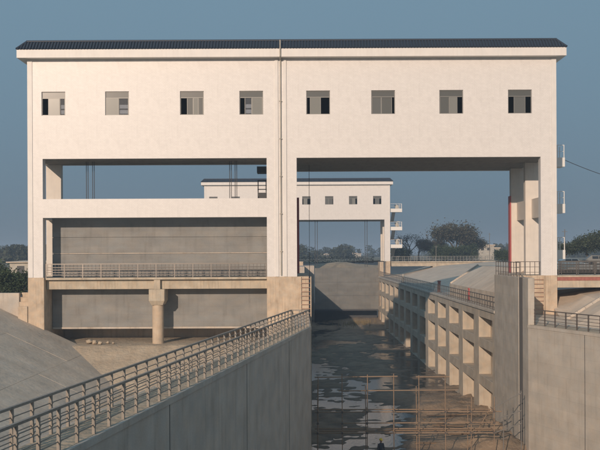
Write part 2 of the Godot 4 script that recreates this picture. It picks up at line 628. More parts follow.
func build_lock() -> void:
	var o := thing("wing_wall", "shaded grey concrete divider wall at left, a railed walkway along its top", "wall", P(-2, -13, 40))
	wall_run(o, wing_left, -6.0, 60.4, [8.1, 19.4, 30.6, 41.9, 52.5], -1.45, -3.06, M.wall)
	var st := S()
	box(st, -0.75, 0.7, -13.2, -3.06, 60.4, 71.98)
	put("end_block", st, M.wall, o)

	o = thing("wing_wall", "sunlit tall concrete wall at the right edge, flaring towards the viewer", "wall", P(20, -13, 55))
	wall_run(o, wing_right, 22.0, 64.6, [28.6, 34.6, 40.6, 46.6, 52.6, 58.6], 1.8, -3.36, M.conc)

	# right head pier with its stop log slot
	o = thing("lock_pier", "tall smooth concrete pier with a dark vertical slot at the right of the lock", "pier", P(16.8, -13, 70))
	st = S()
	box(st, 16.36, 16.82, -13.2, 0.0, 64.6, 66.25, 0.03)
	box(st, 16.36, 16.82, -13.2, 0.0, 67.45, 75.8, 0.03)
	box(st, 16.7, 16.82, -13.2, 0.0, 66.25, 67.45)
	put("pier_wall", st, M.conc, o)
	st = S()
	box(st, 16.82, 19.58, -3.6, 0.0, 72.05, 75.8)
	put("pier_body", st, M.base, o)
	st = S()
	box(st, 18.6, 20.54, -4.0, -0.02, 75.8, 84.6)
	put("pier_footing", st, M.conc, o)
	st = S()
	box(st, 16.4, 16.69, -13.0, -0.01, 67.40, 67.449)
	box(st, 16.66, 16.695, -13.0, -0.01, 66.3, 67.39)
	put("slot_guide", st, M.dark, o)

	# right chamber wall: piers and beams around recessed bays, in three tiers
	o = thing("chamber_wall", "long right lock wall of concrete piers and beams with three tiers of recesses", "wall", P(17, -13, 130))
	var back := S()
	box(back, 17.52, 18.4, -13.2, -3.3, 75.8, 189.0)
	put("back_wall", back, M.chamber, o)
	var d := 75.8
	var first := true
	while d < 188.5:
		var w := 1.2 if first else 2.4
		var pst := S()
		box(pst, 16.42, 17.52, -13.2, -3.3, d, minf(d + w, 189.0), 0.02)
		put("wall_pier", pst, M.chamber, o)
		var e := d + w
		d = e + 5.8
		first = false
		if e > 188:
			break
		for y in [[-13.2, -12.75], [-10.2, -9.3], [-6.75, -5.9], [-4.0, -3.3]]:
			var bst := S()
			box(bst, 16.425, 17.52, y[0], y[1], e, minf(d, 189.0), 0.02)
			put("wall_beam", bst, M.chamber, o)
	st = S()
	box(st, 16.3, 18.45, -3.3, -3.06, 75.8, 189.0, 0.02)
	put("coping", st, M.conc, o)

	o = thing("chamber_wall", "plain left lock wall, hidden behind the divider wall", "wall", P(0, -13, 130))
	wall_run(o, func(_d): return 0.7, 85.0, 186.0, [98.0, 111.0, 124.0, 137.0, 150.0, 163.0, 176.0], -2.8, -3.06, M.wall)

	# far head: piers either side of the far gate
	o = thing("lock_pier", "narrow sunlit concrete pier at the right of the distant lock gate", "pier", P(17, -13, 196))
	st = S()
	box(st, 16.75, 17.55, -13.2, 0.0, 189.0, 193.5, 0.03)
	put("pier_wall", st, M.base, o)
	st = S()
	box(st, 17.55, 20.5, -13.2, -3.0, 189.05, 204.0)
	put("pier_body", st, M.conc, o)
	o = thing("lock_pier", "shaded concrete pier at the left of the distant lock gate", "pier", P(0, -13, 196))
	st = S()
	box(st, -2.1, 0.9, -13.2, -0.9, 186.0, 199.0)
	box(st, -2.1, 3.1, -13.2, -0.9, 199.0, 212.0)
	put("pier_wall", st, M.wall, o)

# ---------------------------------------------------------------- gatehouse
func gatehouse() -> Node3D:
	var o := thing("gatehouse", "", "building", P(0, 0, 72))
	var ZL := 77.6
	var ZR := 84.4
	var wx := [-20.62, -15.53, -9.54, -4.79, 0.56, 5.76, 11.21, 16.7]
	var W := 1.9
	var y0 := 12.97
	var y1 := 14.87
	var st := S()
	box(st, -21.76, 20.56, 9.5, y0, 72.0, 72.3)
	box(st, -21.76, 20.56, y1, 17.46, 72.0, 72.3)
	var x := -21.76
	for a in wx:
		box(st, x, a, y0, y1, 72.0, 72.3)
		x = a + W
	box(st, x, 20.56, y0, y1, 72.0, 72.3)
	put("front_wall", st, M.tile, o)
	for e in [[-21.76, -21.46, 72.3, ZL], [20.26, 20.56, 72.3, ZR]]:
		st = S()
		box(st, e[0], e[1], 9.5, 17.46, e[2], e[3])
		put("side_wall", st, M.tile, o)
	st = S()
	box(st, -21.46, -1.5, 9.5, 17.46, ZL - 0.3, ZL)
	box(st, -1.5, 20.26, 9.5, 17.46, ZR - 0.3, ZR)
	box(st, -1.5, -1.2, 9.5, 17.46, ZL, ZR - 0.3)
	put("rear_wall", st, M.tile, o)
	st = S()
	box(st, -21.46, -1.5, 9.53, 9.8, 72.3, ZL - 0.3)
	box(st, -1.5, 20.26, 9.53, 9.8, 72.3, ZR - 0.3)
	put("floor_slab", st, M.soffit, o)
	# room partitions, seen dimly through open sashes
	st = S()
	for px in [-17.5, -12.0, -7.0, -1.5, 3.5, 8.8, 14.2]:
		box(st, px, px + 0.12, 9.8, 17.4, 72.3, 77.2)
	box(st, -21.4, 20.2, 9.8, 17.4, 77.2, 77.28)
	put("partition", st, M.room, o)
	# eaves fascia and tiled skirt roof
	st = S()
	box(st, -22.4, -1.5, 17.46, 18.11, 71.35, ZL + 0.65)
	box(st, -1.5, 21.2, 17.46, 18.11, 71.35, ZR + 0.65)
	put("fascia", st, M.trim, o)
	st = S()
	var e0 := 18.11
	var e1 := 18.86
	hexa(st, [P(-22.42, e0, 71.33), P(-1.5, e0, 71.33), P(-1.5, e0, ZL + 0.67), P(-22.42, e0, ZL + 0.67), P(-21.75, e1, 72), P(-1.5, e1, 72), P(-1.5, e1, ZL), P(-21.75, e1, ZL)])
	hexa(st, [P(-1.5, e0, 71.33), P(21.22, e0, 71.33), P(21.22, e0, ZR + 0.67), P(-1.5, e0, ZR + 0.67), P(-1.5, e1, 72), P(20.55, e1, 72), P(20.55, e1, ZR), P(-1.5, e1, ZR)])
	put("roof", st, M.roof, o)
	st = S()
	x = -22.3
	while x < 21.2:
		var k0 := clampf((x + 22.42) / 0.67, 0, 1)
		var k1 := clampf((21.22 - x) / 0.67, 0, 1)
		var k := minf(k0, k1)
		tube(st, P(x, e0 + 0.03, 71.28), P(x, e0 + 0.02 + 0.76 * k, 71.31 + 0.69 * k), 0.075, 0.075, 6)
		x += 0.24
	for q in [[-22.42, -21.75, ZL], [21.22, 20.55, ZR]]:
		var dd := 71.5
		while dd < q[2] + 0.5:
			var kk := clampf((dd - 71.33) / 0.67, 0, 1)
			tube(st, P(q[0], e0 + 0.03, dd), P(lerpf(q[0], q[1], kk), e0 + 0.02 + 0.76 * kk, dd), 0.075, 0.075, 6)
			dd += 0.24
	var ro := put("roof_tile", st, M.roof, o)
	ro.set_meta("kind", "stuff")
	st = S()
	tube(st, P(-21.8, e1 + 0.03, 72), P(20.6, e1 + 0.03, 72), 0.1, 0.1, 8)
	tube(st, P(-22.42, e0 + 0.05, 71.33), P(-21.75, e1 + 0.03, 72), 0.09, 0.09, 8)
	tube(st, P(21.22, e0 + 0.05, 71.33), P(20.55, e1 + 0.03, 72), 0.09, 0.09, 8)
	put("ridge_tile", st, M.roof, o)

	# windows: [x0, x1, kind] of the lower sashes as shares of the width
	var sash := [
		[[0.0, 0.25, "open"], [0.25, 0.76, "film"], [0.76, 1.0, "blind"]],
		[[0.0, 0.55, "film"], [0.55, 1.0, "blind"]],
		[[0.0, 0.27, "open"], [0.27, 0.55, "film2"], [0.55, 0.78, "film"], [0.78, 1.0, "film2"]],
		[[0.0, 0.2, "open"], [0.2, 0.52, "blind"], [0.52, 1.0, "film"]],
		[[0.0, 0.13, "open"], [0.13, 0.62, "film"], [0.62, 1.0, "open"]],
		[[0.0, 0.42, "film2"], [0.42, 0.9, "film3"], [0.9, 1.0, "open"]],
		[[0.0, 0.42, "film3"], [0.42, 0.78, "film"], [0.78, 1.0, "open"]],
		[[0.0, 0.24, "open"], [0.24, 0.76, "film2"], [0.76, 1.0, "open"]]]
	for i in 8:
		var a: float = wx[i]
		var fr := S()
		var t := 0.055
		var fd := 72.10
		var fe := 72.17
		var ty := y1 - W * 0.27
		box(fr, a, a + t, y0, y1, fd, fe)
		box(fr, a + W - t, a + W, y0, y1, fd, fe)
		box(fr, a + t, a + W - t, y0, y0 + t, fd, fe)
		box(fr, a + t, a + W - t, y1 - t, y1, fd, fe)
		box(fr, a + t, a + W - t, ty - 0.03, ty + 0.03, fd, fe)
		var win := put("window", fr, M.alu, o)
		var tp := S()
		box(tp, a + t, a + W - t, ty + 0.03, y1 - t, fd + 0.02, fd + 0.04)
		put("transom_pane", tp, M.film2 if i < 2 else M.film3 if i > 4 else M.film2 if i in [3, 4] else M.film3, win)
		var sl := S()
		box(sl, a - 0.0, a + W, y0 - 0.05, y0 - 0.002, 71.96, 71.999)
		for q in sash[i]:
			var sx: float = a + t + (W - 2 * t) * q[0]
			var ex: float = a + t + (W - 2 * t) * q[1]
			var dz := 0.0 if q[2] == "film" else 0.028
			if q[2] != "open":
				for u in [sx, ex - 0.04]:
					var sf := S()
					box(sf, u, u + 0.04, y0 + t, ty - 0.03, fd + 0.005 + dz, fd + 0.028 + dz)
					put("sash_bar", sf, M.alu, win)
				var pn := S()
				box(pn, sx + 0.04, ex - 0.04, y0 + t, ty - 0.03, fd + 0.012 + dz, fd + 0.02 + dz)
				put("pane", pn, M.glass if q[2] == "blind" else M[q[2]], win)
			if q[2] == "blind":
				for r in 2:
					var bl := S()
					box(bl, sx + 0.05, ex - 0.05, y0 + 0.15 + 0.42 * r, y0 + 0.45 + 0.42 * r, 72.24, 72.26)
					put("blind", bl, M.blind, win)

	# raised strips at the corners and at the joint between the two halves
	for e in [[-21.75, -21.36, 71.95], [20.17, 20.55, 71.95], [-1.96, -1.70, 71.92], [-1.30, -1.04, 71.92]]:
		st = S()
		box(st, e[0], e[1], 0.0, 17.45, e[2], 71.998)
		put("pilaster", st, M.trim, o)
	st = S()
	tube(st, P(-1.5, 0.1, 71.9), P(-1.5, 17.3, 71.9), 0.055, 0.055, 8)
	tube(st, P(-1.5, 17.3, 71.9), P(-1.5, 17.5, 71.26), 0.055, 0.055, 8)
	tube(st, P(-1.5, 17.5, 71.26), P(-1.5, 18.75, 71.22), 0.055, 0.055, 8)
	for yy in [2.0, 5.0, 8.0, 11.0, 14.0]:
		box(st, -1.6, -1.4, yy, yy + 0.05, 71.83, 71.998)
	put("downpipe", st, M.pale, o)

	# columns, tie beams, bases
	for c in [[-21.76, -20.56, 72.0, 72.8, 9.5], [-2.64, -0.24, 72.0, 73.2, 9.5], [19.28, 20.56, 72.0, 72.7, 9.5]]:
		st = S()
		box(st, c[0], c[1], 0.0, c[4], c[2], c[3])
		put("column", st, M.tile, o)
	for c in [[-21.7, -20.42, 77.0, 77.6], [-2.6, -0.4, 77.0, 77.6], [-1.9, -0.4, 83.7, 84.3], [19.28, 20.5, 76.9, 77.5], [19.28, 20.5, 82.1, 82.7]]:
		st = S()
		box(st, c[0], c[1], -0.02, 9.52, c[2], c[3])
		put("column", st, M.plaster, o)
	st = S()
	box(st, -20.56, -2.64, 4.78, 6.28, 72.0, 72.6)
	put("front_beam", st, M.tile, o)
	for c in [[-21.5, -20.9, 72.8, 77.0], [19.8, 20.3, 72.7, 76.9], [19.8, 20.3, 77.5, 82.1], [-2.2, -0.9, 73.2, 77.0]]:
		st = S()
		box(st, c[0], c[1], 4.76, 6.4, c[2], c[3])
		put("tie_beam", st, M.plaster, o)
	for c in [[-21.77, -20.48, -6.0, 71.97, 78.4], [-2.66, 0.7, -13.2, 71.98, 85.0], [19.6, 20.57, -5.0, 71.97, 75.8]]:
		st = S()
		box(st, c[0], c[1], c[2], 0.0, c[3], c[4], 0.02)
		put("base", st, M.base, o)
	return o

# ---------------------------------------------------------------- gates and hoists
func build_gates() -> void:
	var o := thing("sluice_gate", "big grey sluice gate leaf filling the left bay behind the footbridge", "gate", P(-11.6, -4.2, 74.3))
	for e in [[-4.15, -1.0], [-1.0, 1.88], [1.96, 3.25], [3.25, 6.2]]:
		var st := S()
		box(st, -20.44, -2.7, e[0] + 0.012, e[1] - 0.012, 74.3, 74.49)
		put("gate_panel", st, M.gate, o)
	var st2 := S()
	box(st2, -20.4, -2.75, -4.1, 6.15, 74.5, 74.9)
	put("back_plate", st2, M.gate, o)
	st2 = S()
	box(st2, -20.44, -2.7, 1.89, 1.96, 74.27, 74.49)
	put("seal_strip", st2, M.wall, o)
	st2 = S()
	box(st2, -20.45, -2.7, -4.3, -4.15, 74.26, 74.82)
	put("bottom_seal", st2, M.wall, o)
	o = thing("added_gap_wall", "added concrete wall closing the back so the gap under the sluice gate stays dark", "wall", P(-11.6, -5.4, 78))
	st2 = S()
	box(st2, -20.4, -2.7, -5.5, 2.0, 78.0, 78.4)  # added wall, shuts out light from behind so the gap stays dark
	put("wall_body", st2, M.wall, o)

	var i := 0
	for x in [-17.62, -17.1, -5.75, -5.3]:
		org = P(x, 6.2, 74.55)
		var c := S()
		tube(c, P(x - 0.05, 6.2, 74.55), P(x - 0.05, 9.6, 74.55), 0.028, 0.028, 6)
		tube(c, P(x + 0.09, 6.2, 74.55), P(x + 0.09, 9.6, 74.55), 0.028, 0.028, 6)
		box(c, x - 0.12, x + 0.16, 6.15, 6.4, 74.45, 74.65)
		var co := put(numbered("hoist_cable"), c, M.cable, self)
		co.position = org
		tag(co, ["leftmost dark hoist cable pair in the upper left opening", "second dark hoist cable pair from the left in the upper left opening", "third hoist cable pair, crossing the distant gatehouse at left", "rightmost hoist cable pair of the upper left opening"][i], "cable", "sluice hoist cables")
		i += 1
	org = P(0.82, -1, 78)
	var c2 := S()
	tube(c2, P(0.82, -1, 78), P(0.82, 9.6, 78), 0.02, 0.02, 6)
	var c2o := put(numbered("hoist_cable"), c2, M.cable, self)
	c2o.position = org
	tag(c2o, "single thin dark cable hanging at the left of the tall lock opening", "cable")
	for x in [3.75, 15.2]:
		org = P(x, -1.3, 207)
		var c := S()
		for k in [-0.25, 0.25]:
			tube(c, P(x + k, -1.3, 207), P(x + k, 9.6, 207), 0.06, 0.06, 6)
		var co := put(numbered("hoist_cable"), c, M.cable, self)
		co.position = org
		tag(co, "%s pair of hoist cables under the distant gatehouse" % ("left" if x < 9 else "right"), "cable", "far hoist cables")

	o = thing("lock_gate", "distant grey lock gate closing the far end of the chamber", "gate", P(10, -10, 192))
	for e in [[-10.1, -7.2], [-7.2, -4.3], [-4.3, -1.3]]:
		var st := S()
		box(st, 3.12, 16.74, e[0] + 0.01, e[1] - 0.01, 192.0, 192.8)
		put("gate_panel", st, M.far_gate, o)
	st2 = S()
	box(st2, 3.1, 16.74, -10.4, -10.1, 191.9, 192.9)
	put("bottom_seal", st2, M.dark, o)
	o = thing("shade_painted_sill", "sill wall under the distant lock gate, coloured dark for the shaded gap", "wall", P(10, -13, 197))
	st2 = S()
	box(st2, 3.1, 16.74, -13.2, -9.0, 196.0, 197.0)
	put("wall_body", st2, M.dark, o)  # dark colour stands in for the shade in the gap below the gate
	# cofferdam mound behind the gate
	var m := S()
	var n := FastNoiseLite.new()
	n.seed = 17
	n.frequency = 0.09
	org = Vector3.ZERO
	grid_sheet(m, step_range(-2.05, 20, 44), step_range(213, 243, 40), func(x, d):
		var h: float = -2.0 + 0.9 * exp(-pow((x - 9.5) / 5.0, 2)) * exp(-pow((d - 226.0) / 6.0, 2)) + 0.8 * exp(-pow((d - 228.0) / 7.0, 2))
		return h + 0.35 * n.get_noise_2d(x, d))
	m.index()
	m.generate_normals()
	var mo := put("earth_mound", m, M.earth, self)
	mo.set_meta("kind", "structure")
	mo.set_meta("label", "pale gravel bank behind the distant lock gate")

# ---------------------------------------------------------------- bridges
func build_bridges() -> void:
	var o := thing("footbridge", "narrow concrete footbridge crossing the left bay in front of the sluice gate", "bridge", P(-11.5, -1, 73))
	var st := S()
	box(st, -20.46, -2.67, -0.2, -0.03, 72.2, 74.05, 0.015)
	put("deck_slab", st, M.bridge, o)
	for e in [[-20.46, -11.52], [-11.48, -2.67]]:
		for d in [72.62, 73.6]:
			st = S()
			box(st, e[0], e[1], -0.97, -0.205, d, d + 0.3, 0.015)
			put("girder", st, M.bridge, o)
	o = thing("bridge_pillar", "round concrete pillar with a square cap under the footbridge at left", "pillar", P(-11.5, -5.4, 72.9))
	st = S()
	tube(st, P(-11.5, -5.5, 72.75), P(-11.5, -2.25, 72.75), 0.46, 0.46, 20)
	put("shaft", st, M.base, o)
	st = S()
	hexa(st, [P(-11.95, -2.25, 72.25), P(-11.05, -2.25, 72.25), P(-11.05, -2.25, 74.0), P(-11.95, -2.25, 74.0), P(-12.12, -1.9, 72.05), P(-10.88, -1.9, 72.05), P(-10.88, -1.9, 74.05), P(-12.12, -1.9, 74.05)])
	box(st, -12.12, -10.88, -1.9, -0.975, 72.05, 74.05)
	put("cap", st, M.bridge, o)
	st = S()
	box(st, -11.75, -11.25, -0.97, -0.21, 72.3, 72.58)
	put("cap_block", st, M.bridge, o)

	o = thing("access_bridge", "right hand bridge deck with a red stripe, beside the front gatehouse", "bridge", P(25, -1, 74))
	st = S()
	box(st, 20.6, 31.0, -0.14, -0.01, 72.0, 76.6, 0.015)
	put("deck_slab", st, M.bridge, o)
	st = S()
	box(st, 20.6, 31.0, -0.42, -0.14, 72.02, 72.3)
	put("red_stripe", st, M.red_band, o)
	for d in [72.06, 74.2, 76.2]:
		st = S()
		box(st, 20.6, 31.0, -0.98, -0.43, d, d + 0.35)
		put("girder", st, M.bridge, o)

	o = thing("access_bridge", "distant beige access bridge running right from the far gatehouse", "bridge", P(31, -1, 205))
	st = S()
	box(st, 20.7, 45.0, -0.3, -0.05, 203.6, 208.0)
	put("deck_slab", st, M.bridge, o)
	for d in [203.9, 207.4]:
		for e in [[20.7, 30.98], [31.02, 41.2]]:
			st = S()
			box(st, e[0], e[1], -1.15, -0.305, d, d + 0.4)
			put("girder", st, M.bridge, o)
	st = S()
	box(st, 41.2, 45.0, -1.9, -0.32, 203.0, 208.2)
	put("abutment", st, M.bridge, o)
	o = thing("bridge_pillar", "distant concrete pillar holding the far access bridge", "pillar", P(31, -5, 205))
	st = S()
	box(st, 30.5, 31.5, -5.5, -1.7, 204.2, 205.4, 0.05)
	box(st, 30.1, 31.9, -1.7, -1.16, 203.8, 207.8, 0.05)
	put("shaft", st, M.bridge, o)

# ---------------------------------------------------------------- railings
func post_mesh(w: float, h: float, m: Material) -> Mesh:
	var key := "%s_%s_%s" % [w, h, m.get_instance_id()]
	if not post_cache.has(key):
		var o2 := org
		org = Vector3.ZERO
		var st := S()
		box(st, -w / 2, w / 2, 0, h, -w / 2, w / 2)
		org = o2
		var me := st.commit()
		me.surface_set_material(0, m)
		post_cache[key] = me
	return post_cache[key]

func railing(label: String, group: String, a: Vector3, b: Vector3, h: float, gap: float, pw: float, rails: Array, m: Material, top_w := 0.06, couple := false) -> Node3D:
	# rails: heights and thicknesses under the top rail
	var o := thing("railing", label, "railing", (a + b) * 0.5, group)
	var n := maxi(1, int(round(a.distance_to(b) / gap)))
	var pm := post_mesh(pw, h, m)
	var f := (b - a).normalized()
	var bas := Basis.looking_at(Vector3(f.x, 0, f.z).normalized())
	var side := Vector3(-f.z, 0, f.x)
	for i in n + 1:
		var p := a.lerp(b, float(i) / n)
		var tilt := Basis(Vector3(f.x, 0, f.z).normalized(), rng.randf_range(-0.008, 0.008))
		inst("post", pm, o, p - org, tilt * bas)
	var st := S()
	bar(st, a + Vector3(0, h, 0) - f * 0.05, b + Vector3(0, h, 0) + f * 0.05, top_w, top_w * 0.8)
	put("top_rail", st, m, o)
	for r in rails:
		st = S()
		tube(st, a + Vector3(0, r[0], 0), b + Vector3(0, r[0], 0), r[1], r[1], 6)
		put("rail", st, m, o)
	if couple:
		st = S()
		for i in n + 1:
			var p := a.lerp(b, float(i) / n)
			for r in rails:
				var c := p + Vector3(0, r[0], 0)
				bar(st, c - f * (pw * 0.5 + 0.012), c + f * (pw * 0.5 + 0.012), pw + 0.02, 0.05)
		var co := put("coupler", st, m, o)
		co.set_meta("kind", "stuff")
	return o

func panel_railing(label: String, group: String, a: Vector3, b: Vector3, m: Material) -> void:
	# paired posts, five level bars and two short uprights in each panel
	var rails := []
	for k in 4:
		rails.append([0.22 + 0.2 * k, 0.034])
	var o := railing(label, group, a, b, 1.1, 1.45, 0.07, rails, m, 0.08)
	var n := maxi(1, int(round(a.distance_to(b) / 1.45)))
	var f := (b - a).normalized()
	var pm := post_mesh(0.03, 0.86, M.dark_rail)
	for i in n:
		for t in [0.09, 0.3, 0.5, 0.7, 0.91]:
			var p := a.lerp(b, (i + t) / n)
			inst("upright", pm, o, p + Vector3(0, 0.2, 0) - org)

func build_railings() -> void:
	var mid := [[0.26, 0.016], [0.46, 0.016], [0.66, 0.016], [0.86, 0.016]]
	var off := -0.13
	railing("brown railing on the lock side edge of the left divider wall", "walkway railings", P(wing_left(5) + off, -3.06, 5), P(wing_left(60.3) + off, -3.06, 60.3), 1.1, 1.11, 0.08, mid, M.rail, 0.085, true)
	railing("brown railing on the sluice side edge of the left divider wall", "walkway railings", P(wing_left(5) - 1.3, -3.06, 5), P(wing_left(60.3) - 1.3, -3.06, 60.3), 1.1, 1.11, 0.08, mid, M.rail, 0.085, true)
	railing("short railing closing the far end of the left divider walkway", "", P(wing_left(60.3) - 1.2, -3.06, 60.32), P(wing_left(60.3) - 0.23, -3.06, 60.32), 1.1, 0.5, 0.08, mid, M.rail, 0.085, true)
	railing("brown railing along the top of the right flaring wall", "", P(wing_right(26) + 0.25, -3.36, 26), P(wing_right(64.3) + 0.3, -3.36, 64.3), 1.1, 1.2, 0.07, [[0.2, 0.018], [0.42, 0.018], [0.64, 0.018], [0.86, 0.018]], M.dark_rail, 0.08, true)
	railing("long dark railing along the top of the right lock wall", "", P(16.55, -3.06, 76.2), P(16.55, -3.06, 186), 1.1, 1.15, 0.06, [[0.25, 0.02], [0.68, 0.02]], M.dark_rail, 0.07)
	panel_railing("shiny steel railing on the footbridge in front of the sluice gate", "", P(-20.42, -0.03, 72.35), P(-2.72, -0.03, 72.35), M.steel)
	panel_railing("steel railing along the near side of the right access bridge", "", P(20.75, -0.01, 72.2), P(30.8, -0.01, 72.2), M.steel)
	panel_railing("steel railing along the rear side of the right access bridge", "", P(20.75, -0.01, 76.4), P(30.8, -0.01, 76.4), M.steel)
	railing("dark railing along the edge of the tall right pier", "", P(16.48, 0, 67.6), P(16.48, 0, 75.7), 1.1, 0.9, 0.05, [[0.3, 0.018], [0.7, 0.018]], M.dark_rail, 0.06)
	railing("dark railing across the front of the tall right pier deck", "", P(17.3, 0, 72.15), P(19.2, 0, 72.15), 1.1, 0.38, 0.04, [[0.25, 0.018], [0.68, 0.018]], M.dark_rail, 0.06)
	railing("distant blue grey railing on the far access bridge, near side", "far bridge railings", P(20.8, -0.05, 203.8), P(44.8, -0.05, 203.8), 1.1, 1.4, 0.09, [[0.4, 0.03], [0.75, 0.03]], M.alu, 0.1)
	railing("distant railing on the far access bridge, rear side", "far bridge railings", P(20.8, -0.05, 207.8), P(44.8, -0.05, 207.8), 1.1, 1.4, 0.09, [[0.4, 0.03], [0.75, 0.03]], M.alu, 0.1)

# ---------------------------------------------------------------- outside stairs
func build_stairs() -> void:
	for s in [[79.2, [10.18, 6.1, 2.05], "outside staircase with white landings at the right end of the front gatehouse"], [205.5, [12.0, 7.85, 3.8], "distant zigzag staircase with white landings on the far gatehouse"]]:
		var d: float = s[0]
		var o := thing("outside_staircase", s[2], "staircase", P(22, 0, d), "outside staircases")
		for y in s[1]:
			var st := S()
			box(st, 20.6, 23.35, y - 0.8, y, d, d + 0.12)
			box(st, 23.23, 23.35, y - 0.8, y, d + 0.12, d + 1.5)
			box(st, 20.6, 23.23, y - 0.8, y - 0.65, d + 0.12, d + 1.5)
			put("landing", st, M.white, o)
			st = S()
			for p in [[22.0, d + 0.06], [22.7, d + 0.06], [23.28, d + 0.06], [23.28, d + 1.4]]:
				box(st, p[0] - 0.03, p[0] + 0.03, y, y + 1.1, p[1] - 0.03, p[1] + 0.03)
			bar(st, P(20.7, y + 1.1, d + 0.06), P(23.3, y + 1.1, d + 0.06), 0.05, 0.05)
			bar(st, P(20.7, y + 0.55, d + 0.06), P(23.3, y + 0.55, d + 0.06), 0.03, 0.03)
			put("handrail", st, M.white, o)
			# flights up and down to the rear landing
			for e in [[y - 0.65, y - 2.7, 21.2, 22.0], [y - 0.65, y + 1.3, 22.2, 23.0]]:
				st = S()
				var n := 12
				for i in n:
					var t0 := float(i) / n
					var yy := lerpf(e[0], e[1], t0)
					box(st, e[2], e[3], yy - 0.16, yy, d + 1.5 + 4.0 * t0, d + 1.5 + 4.0 * (t0 + 1.0 / n))
				put("flight", st, M.pale, o)
			st = S()
			box(st, 20.6, 23.35, y - 2.85, y - 2.7, d + 5.5, d + 6.6)
			put("rear_landing", st, M.pale, o)

	var o2 := thing("steel_landing", "dark steel landing with a railing behind the middle column, upper left opening", "platform", P(-3.1, 6, 79.5))
	var st2 := S()
	box(st2, -3.75, -2.2, 8.95, 9.5, 79.0, 80.4)
	put("motor_box", st2, M.dark, o2)
	st2 = S()
	box(st2, -3.7, -2.2, 6.35, 6.6, 79.0, 80.6)
	put("grating", st2, M.alu, o2)
	st2 = S()
	box(st2, -3.6, -2.2, 6.6, 7.2, 79.05, 79.1)
	put("kick_plate", st2, M.dark, o2)
	st2 = S()
	for x in [-3.65, -2.95, -2.25]:
		box(st2, x - 0.04, x + 0.04, 6.6, 8.3, 79.0, 79.08)
	box(st2, -3.7, -2.2, 8.22, 8.3, 78.98, 79.07)
	box(st2, -3.7, -2.2, 7.45, 7.52, 78.98, 79.07)
	put("guard_rail", st2, M.dark, o2)
	st2 = S()
	box(st2, -2.85, -2.65, 0, 6.35, 79.3, 79.5)
	put("support_post", st2, M.dark, o2)

